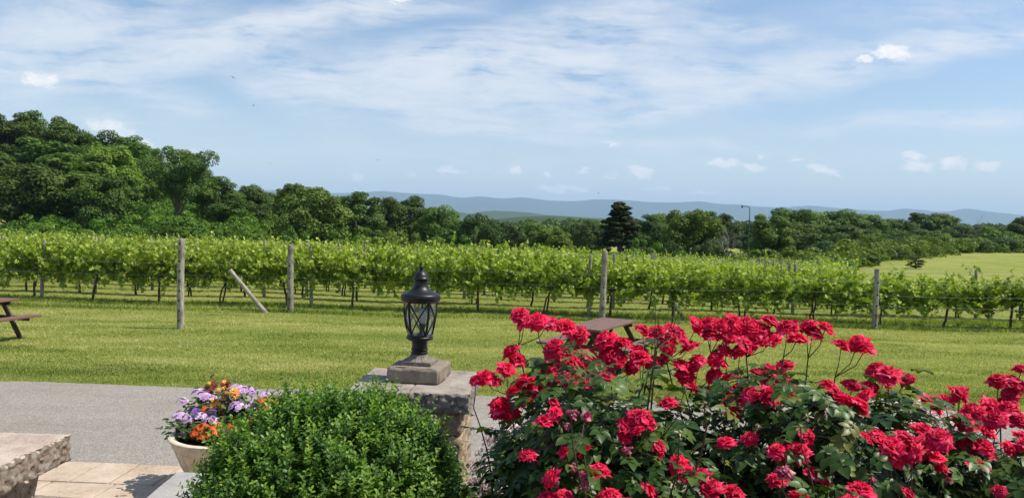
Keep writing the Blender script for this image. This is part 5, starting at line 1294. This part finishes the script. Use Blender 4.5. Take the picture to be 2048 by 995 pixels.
def rose_bush(name, label, cx, cy, rx, ry, ztop, blooms, spents, fadeds, budl, nleaf, seed, clip=None):
    rs = np.random.default_rng(seed)
    o = thing('rose_bush', label, 'rose bush', (cx, cy, GZB), 0, 'red rose bushes in the foreground bed'); O = np.array([cx, cy, GZB])
    canes = []; lvP = []; lvA = []; lvN = []
    def cane(p, rad=0.0022, leaves=7, near=None):
        root = O + np.array([rs.normal() * 0.22, 0.05 + rs.normal() * 0.10, -0.02])
        j = O + (p - O) * np.array([.52, .5, .45]) + np.array([rs.normal() * .06, 0.12 + rs.normal() * .05, 0])
        k = p - np.array([(p[0] - j[0]) * .25 + rs.normal() * .02, rs.normal() * .02, 0.12 + 0.05 * rs.random()])
        f = np.linspace(0, 1, 9)[:, None]; P4 = (root * (1 - f) ** 3 + 3 * j * f * (1 - f) ** 2 + 3 * k * f * f * (1 - f) + p * f ** 3)
        canes.append(tube_np(P4, np.linspace(0.0045, rad, 9), 6))
        for _ in range(leaves):
            t_ = rs.uniform(0.55, 0.97); q = root * (1 - t_) ** 3 + 3 * j * t_ * (1 - t_) ** 2 + 3 * k * t_ * t_ * (1 - t_) + p * t_ ** 3
            a = unit(rs, 1)[0]; a[2] = a[2] * .4 + .1; lvP.append(q); lvA.append(a); lvN.append(np.array([0, 0, 1.0]) + unit(rs, 1)[0] * .5)
    def place(px, py, wpx, lo=1.9, hi=2.75, D0=0.071):
        Y = min(max(D0 * rs.uniform(.9, 1.1) * FPX / max(wpx, 8), lo), hi)
        Y += (700 - py) / 300 * 0.12
        r_ = ray(px, py); hitY = None                      # stay in front of the leaves
        for yy_ in np.arange(1.7, 2.9, 0.02):
            q = np.array([0, 0, EYE]) + np.array(r_) * (yy_ / r_.y)
            if any(sum(abs((q[i] - c_[i]) / (e_[i] + 0.09)) ** 2.3 for i in range(3)) < 1 for c_, e_ in BUSHES): hitY = yy_; break
        if hitY is not None: Y = min(Y, hitY - rs.uniform(0.0, 0.07))
        p = np.array(at(px, py, Y)); return p, wpx * Y / FPX
    nodes = []
    def attach(e_, dz=0.09, rr_=0.0016):
        hit = [nd for nd in nodes if np.linalg.norm((nd - (e_ - np.array([0, 0, dz]))) * np.array([1, .5, .8])) < 0.11]
        if hit: nd = hit[0]
        else:
            nd = e_ - np.array([rs.normal() * .015, -0.02 + rs.normal() * .015, dz + .03 * rs.random()]); nodes.append(nd); cane(nd)
        m_ = (nd + e_) / 2 + np.array([(e_[0] - nd[0]) * .2, 0, -.01]); canes.append(tube_np([nd, m_, e_], [.0020, rr_, rr_ * .9], 5))
    for (px, py, wpx) in blooms:
        p, wd = place(px, py, wpx); mesh = ROSE[rs.integers(len(ROSE))]
        q = part('bloom', mesh, o); q.location = p - O
        nrm = np.array([rs.normal() * .42, -0.36 + rs.normal() * .30, 0.90]); Rm = frames(nrm[None], unit(rs, 1))[0]
        q.rotation_euler = Matrix(Rm.tolist()).to_euler(); s = wd * rs.uniform(1.04, 1.26); q.scale = (s, s, s)
        e_ = p - nrm * 0.12 * s
        attach(e_)
    for (px, py, wpx) in spents:
        p, wd = place(px, py, wpx, D0=0.032); q = part('spent_bloom', SPENT, o); q.location = p - O; q.scale = (wd * .62,) * 3; q.rotation_euler = (rs.uniform(.3, 1.0), rs.uniform(-.5, .5), rs.uniform(0, 6)); attach(p, 0.06)
    for (px, py, wpx) in fadeds:
        p, wd = place(px, py, wpx, D0=0.045); q = part('faded_bloom', FADED[rs.integers(3)], o); q.location = p - O; q.scale = (wd,) * 3; q.rotation_euler = (rs.uniform(.3, 2.0), rs.uniform(-.9, .9), rs.uniform(0, 6)); attach(p, 0.06)
    for (px, py, wpx) in budl:
        p, wd = place(px, py, wpx, 2.2, 2.5, D0=0.014); q = part('bud', BUD, o); q.location = p - O; q.scale = (wd,) * 3; q.rotation_euler = (rs.normal() * .2, rs.normal() * .2, 0); attach(p, 0.07, 0.0011)
    V, F, r = merge(canes); part('canes', np_mesh('rose_canes', V - O, F, True, None, M_CANE), o)
    P, N = ellip(rs, nleaf, (cx, cy, GZB), (rx, ry, ztop - GZB), 2.3, -0.05)
    P = P + N * (0.05 - 0.24 * rs.random((len(P), 1)) ** 1.2) + rs.normal(size=P.shape) * 0.03
    P[:, 2] += 0.09 * np.sin(P[:, 0] * 11 + P[:, 1] * 5) * (P[:, 2] - GZB)
    A = N * 0.8 + unit(rs, len(P)) * 0.8 + np.array([0, 0, -.1]); Nn = N * 0.6 + np.array([0, -.05, 0.8]) + unit(rs, len(P)) * .55
    nin = int(nleaf * 0.35); Pin = np.array([cx, cy, GZB + 0.25]) + rs.uniform(-1, 1, (nin, 3)) * np.array([rx * .8, ry * .8, (ztop - GZB) * .5])
    P = np.concatenate([P, Pin, np.array(lvP)]); A = np.concatenate([A, unit(rs, nin), np.array(lvA)]); Nn = np.concatenate([Nn, unit(rs, nin) + np.array([0, 0, .6]), np.array(lvN)])
    S = 0.040 * (0.72 + 0.5 * rs.random(len(P)))
    V, F, r = scatter(CL[0], CL[1], frames(Nn, A), S, P, rs)
    part('foliage', np_mesh('rose_foliage', V - O, F, True, r, M_RLEAF), o)
    return o
def ragged(l, seed, top):
    rg = random.Random(seed); out = []
    for px, py, w_ in l:
        if w_ > 42 and len(out) < top:
            a = rg.uniform(-1.0, 1.0); d = w_ * 0.30
            out += [(px - d * math.cos(a), py - d * math.sin(a), w_ * rg.uniform(.66, .78)), (px + d * math.cos(a), py + d * math.sin(a), w_ * rg.uniform(.62, .76))]
        else: out.append((px, py, w_))
    return out
A_ = to_px(c6, 930); C_ = to_px(c7, 1480); B_ = to_px(c8, 1480)
A_left = [b for b in A_ if b[0] < 1330]; A_right = [b for b in A_ if b[0] >= 1330]
rose_bush('rose_bush', 'rose bush with red double blooms nearest the stone pier, in front of the picnic table', 0.36, 2.44, 0.50, 0.46, 2.01, ragged(A_left, 1, 86), spent[4:], faded[:6] + faded[7:9], buds[:8], 3300, 1)
rose_bush('rose_bush', 'tallest rose bush with red blooms on long stems, in the middle of the rose bed', 0.98, 2.42, 0.52, 0.46, 2.01, ragged(A_right + C_[:34], 2, 86), spent[:4], faded[6:7], buds[8:], 3300, 2)
rose_bush('rose_bush', 'rose bush with red blooms cut by the right edge of the photo', 1.58, 2.38, 0.50, 0.44, 1.87, ragged(C_[34:] + B_, 3, 80), [], faded[9:], [], 2600, 3)

# small pale flowering shrubs
M_PALE = petal_mat('pale_pink_petals', [(0, (0.66, 0.42, 0.42)), (0.5, (0.78, 0.62, 0.58)), (1, (0.86, 0.80, 0.76))], 0.2)
def pale_shrub(label, cx, cy, rx, ry, ztop, nfl, nlv, seed):
    rs = np.random.default_rng(seed); o = thing('flowering_shrub', label, 'shrub', (cx, cy, GZB), 0, 'low pale flowering shrubs behind the roses'); O = np.array([cx, cy, GZB])
    P, N = ellip(rs, nlv, (cx, cy, GZB), (rx, ry, ztop - GZB), 2.2, -.05); P = P - N * 0.12 * rs.random((len(P), 1)) + rs.normal(size=P.shape) * .02
    V, F, r = scatter(LFT, BXF, frames(N + unit(rs, len(P)) * .7, unit(rs, len(P))), 0.022 * (0.7 + .6 * rs.random(len(P))), P, rs)
    part('foliage', np_mesh('pale_foliage', V - O, F, True, r, M_PF), o)
    C, Nc = ellip(rs, nfl, (cx, cy, GZB), (rx, ry, ztop - GZB), 2.2, 0.0); C = C + Nc * 0.015
    n = 16; Pf = (C[:, None] + rs.normal(size=(len(C), n, 3)) * 0.012).reshape(-1, 3); Nf = (Nc[:, None] + rs.normal(size=(len(C), n, 3)) * .5).reshape(-1, 3)
    V, F, r = scatter(FLO[0], FLO[1], frames(Nf + np.array([0, 0, .4]), unit(rs, len(Nf))), 0.0065 * (0.7 + .6 * rs.random(len(Nf))), Pf, rs)
    q = part('flowers', np_mesh('pale_flowers', V - O, F, False, r, M_PALE), o); q['kind'] = 'stuff'
    tw = [tube_np([O + rs.normal(size=3) * [.05, .05, 0], (O + c) / 2, c], [.004, .003, .0015], 4) for c in C[::3]]
    V, F, r = merge(tw); part('twigs', np_mesh('pale_twigs', V - O, F, True, None, M_TWIG), o)
pale_shrub('low shrub with tiny pale pink flowers between the pier and the roses', 0.02, 3.15, 0.18, 0.22, 1.70, 150, 3000, 1)
pale_shrub('wide low shrub of whitish pink flower heads behind the roses at the right', 1.98, 3.95, 0.46, 0.36, 1.66, 700, 5000, 2)
pale_shrub('pale flowering shrub low between the two rose bushes', 1.62, 3.25, 0.38, 0.30, 1.50, 260, 3000, 3)
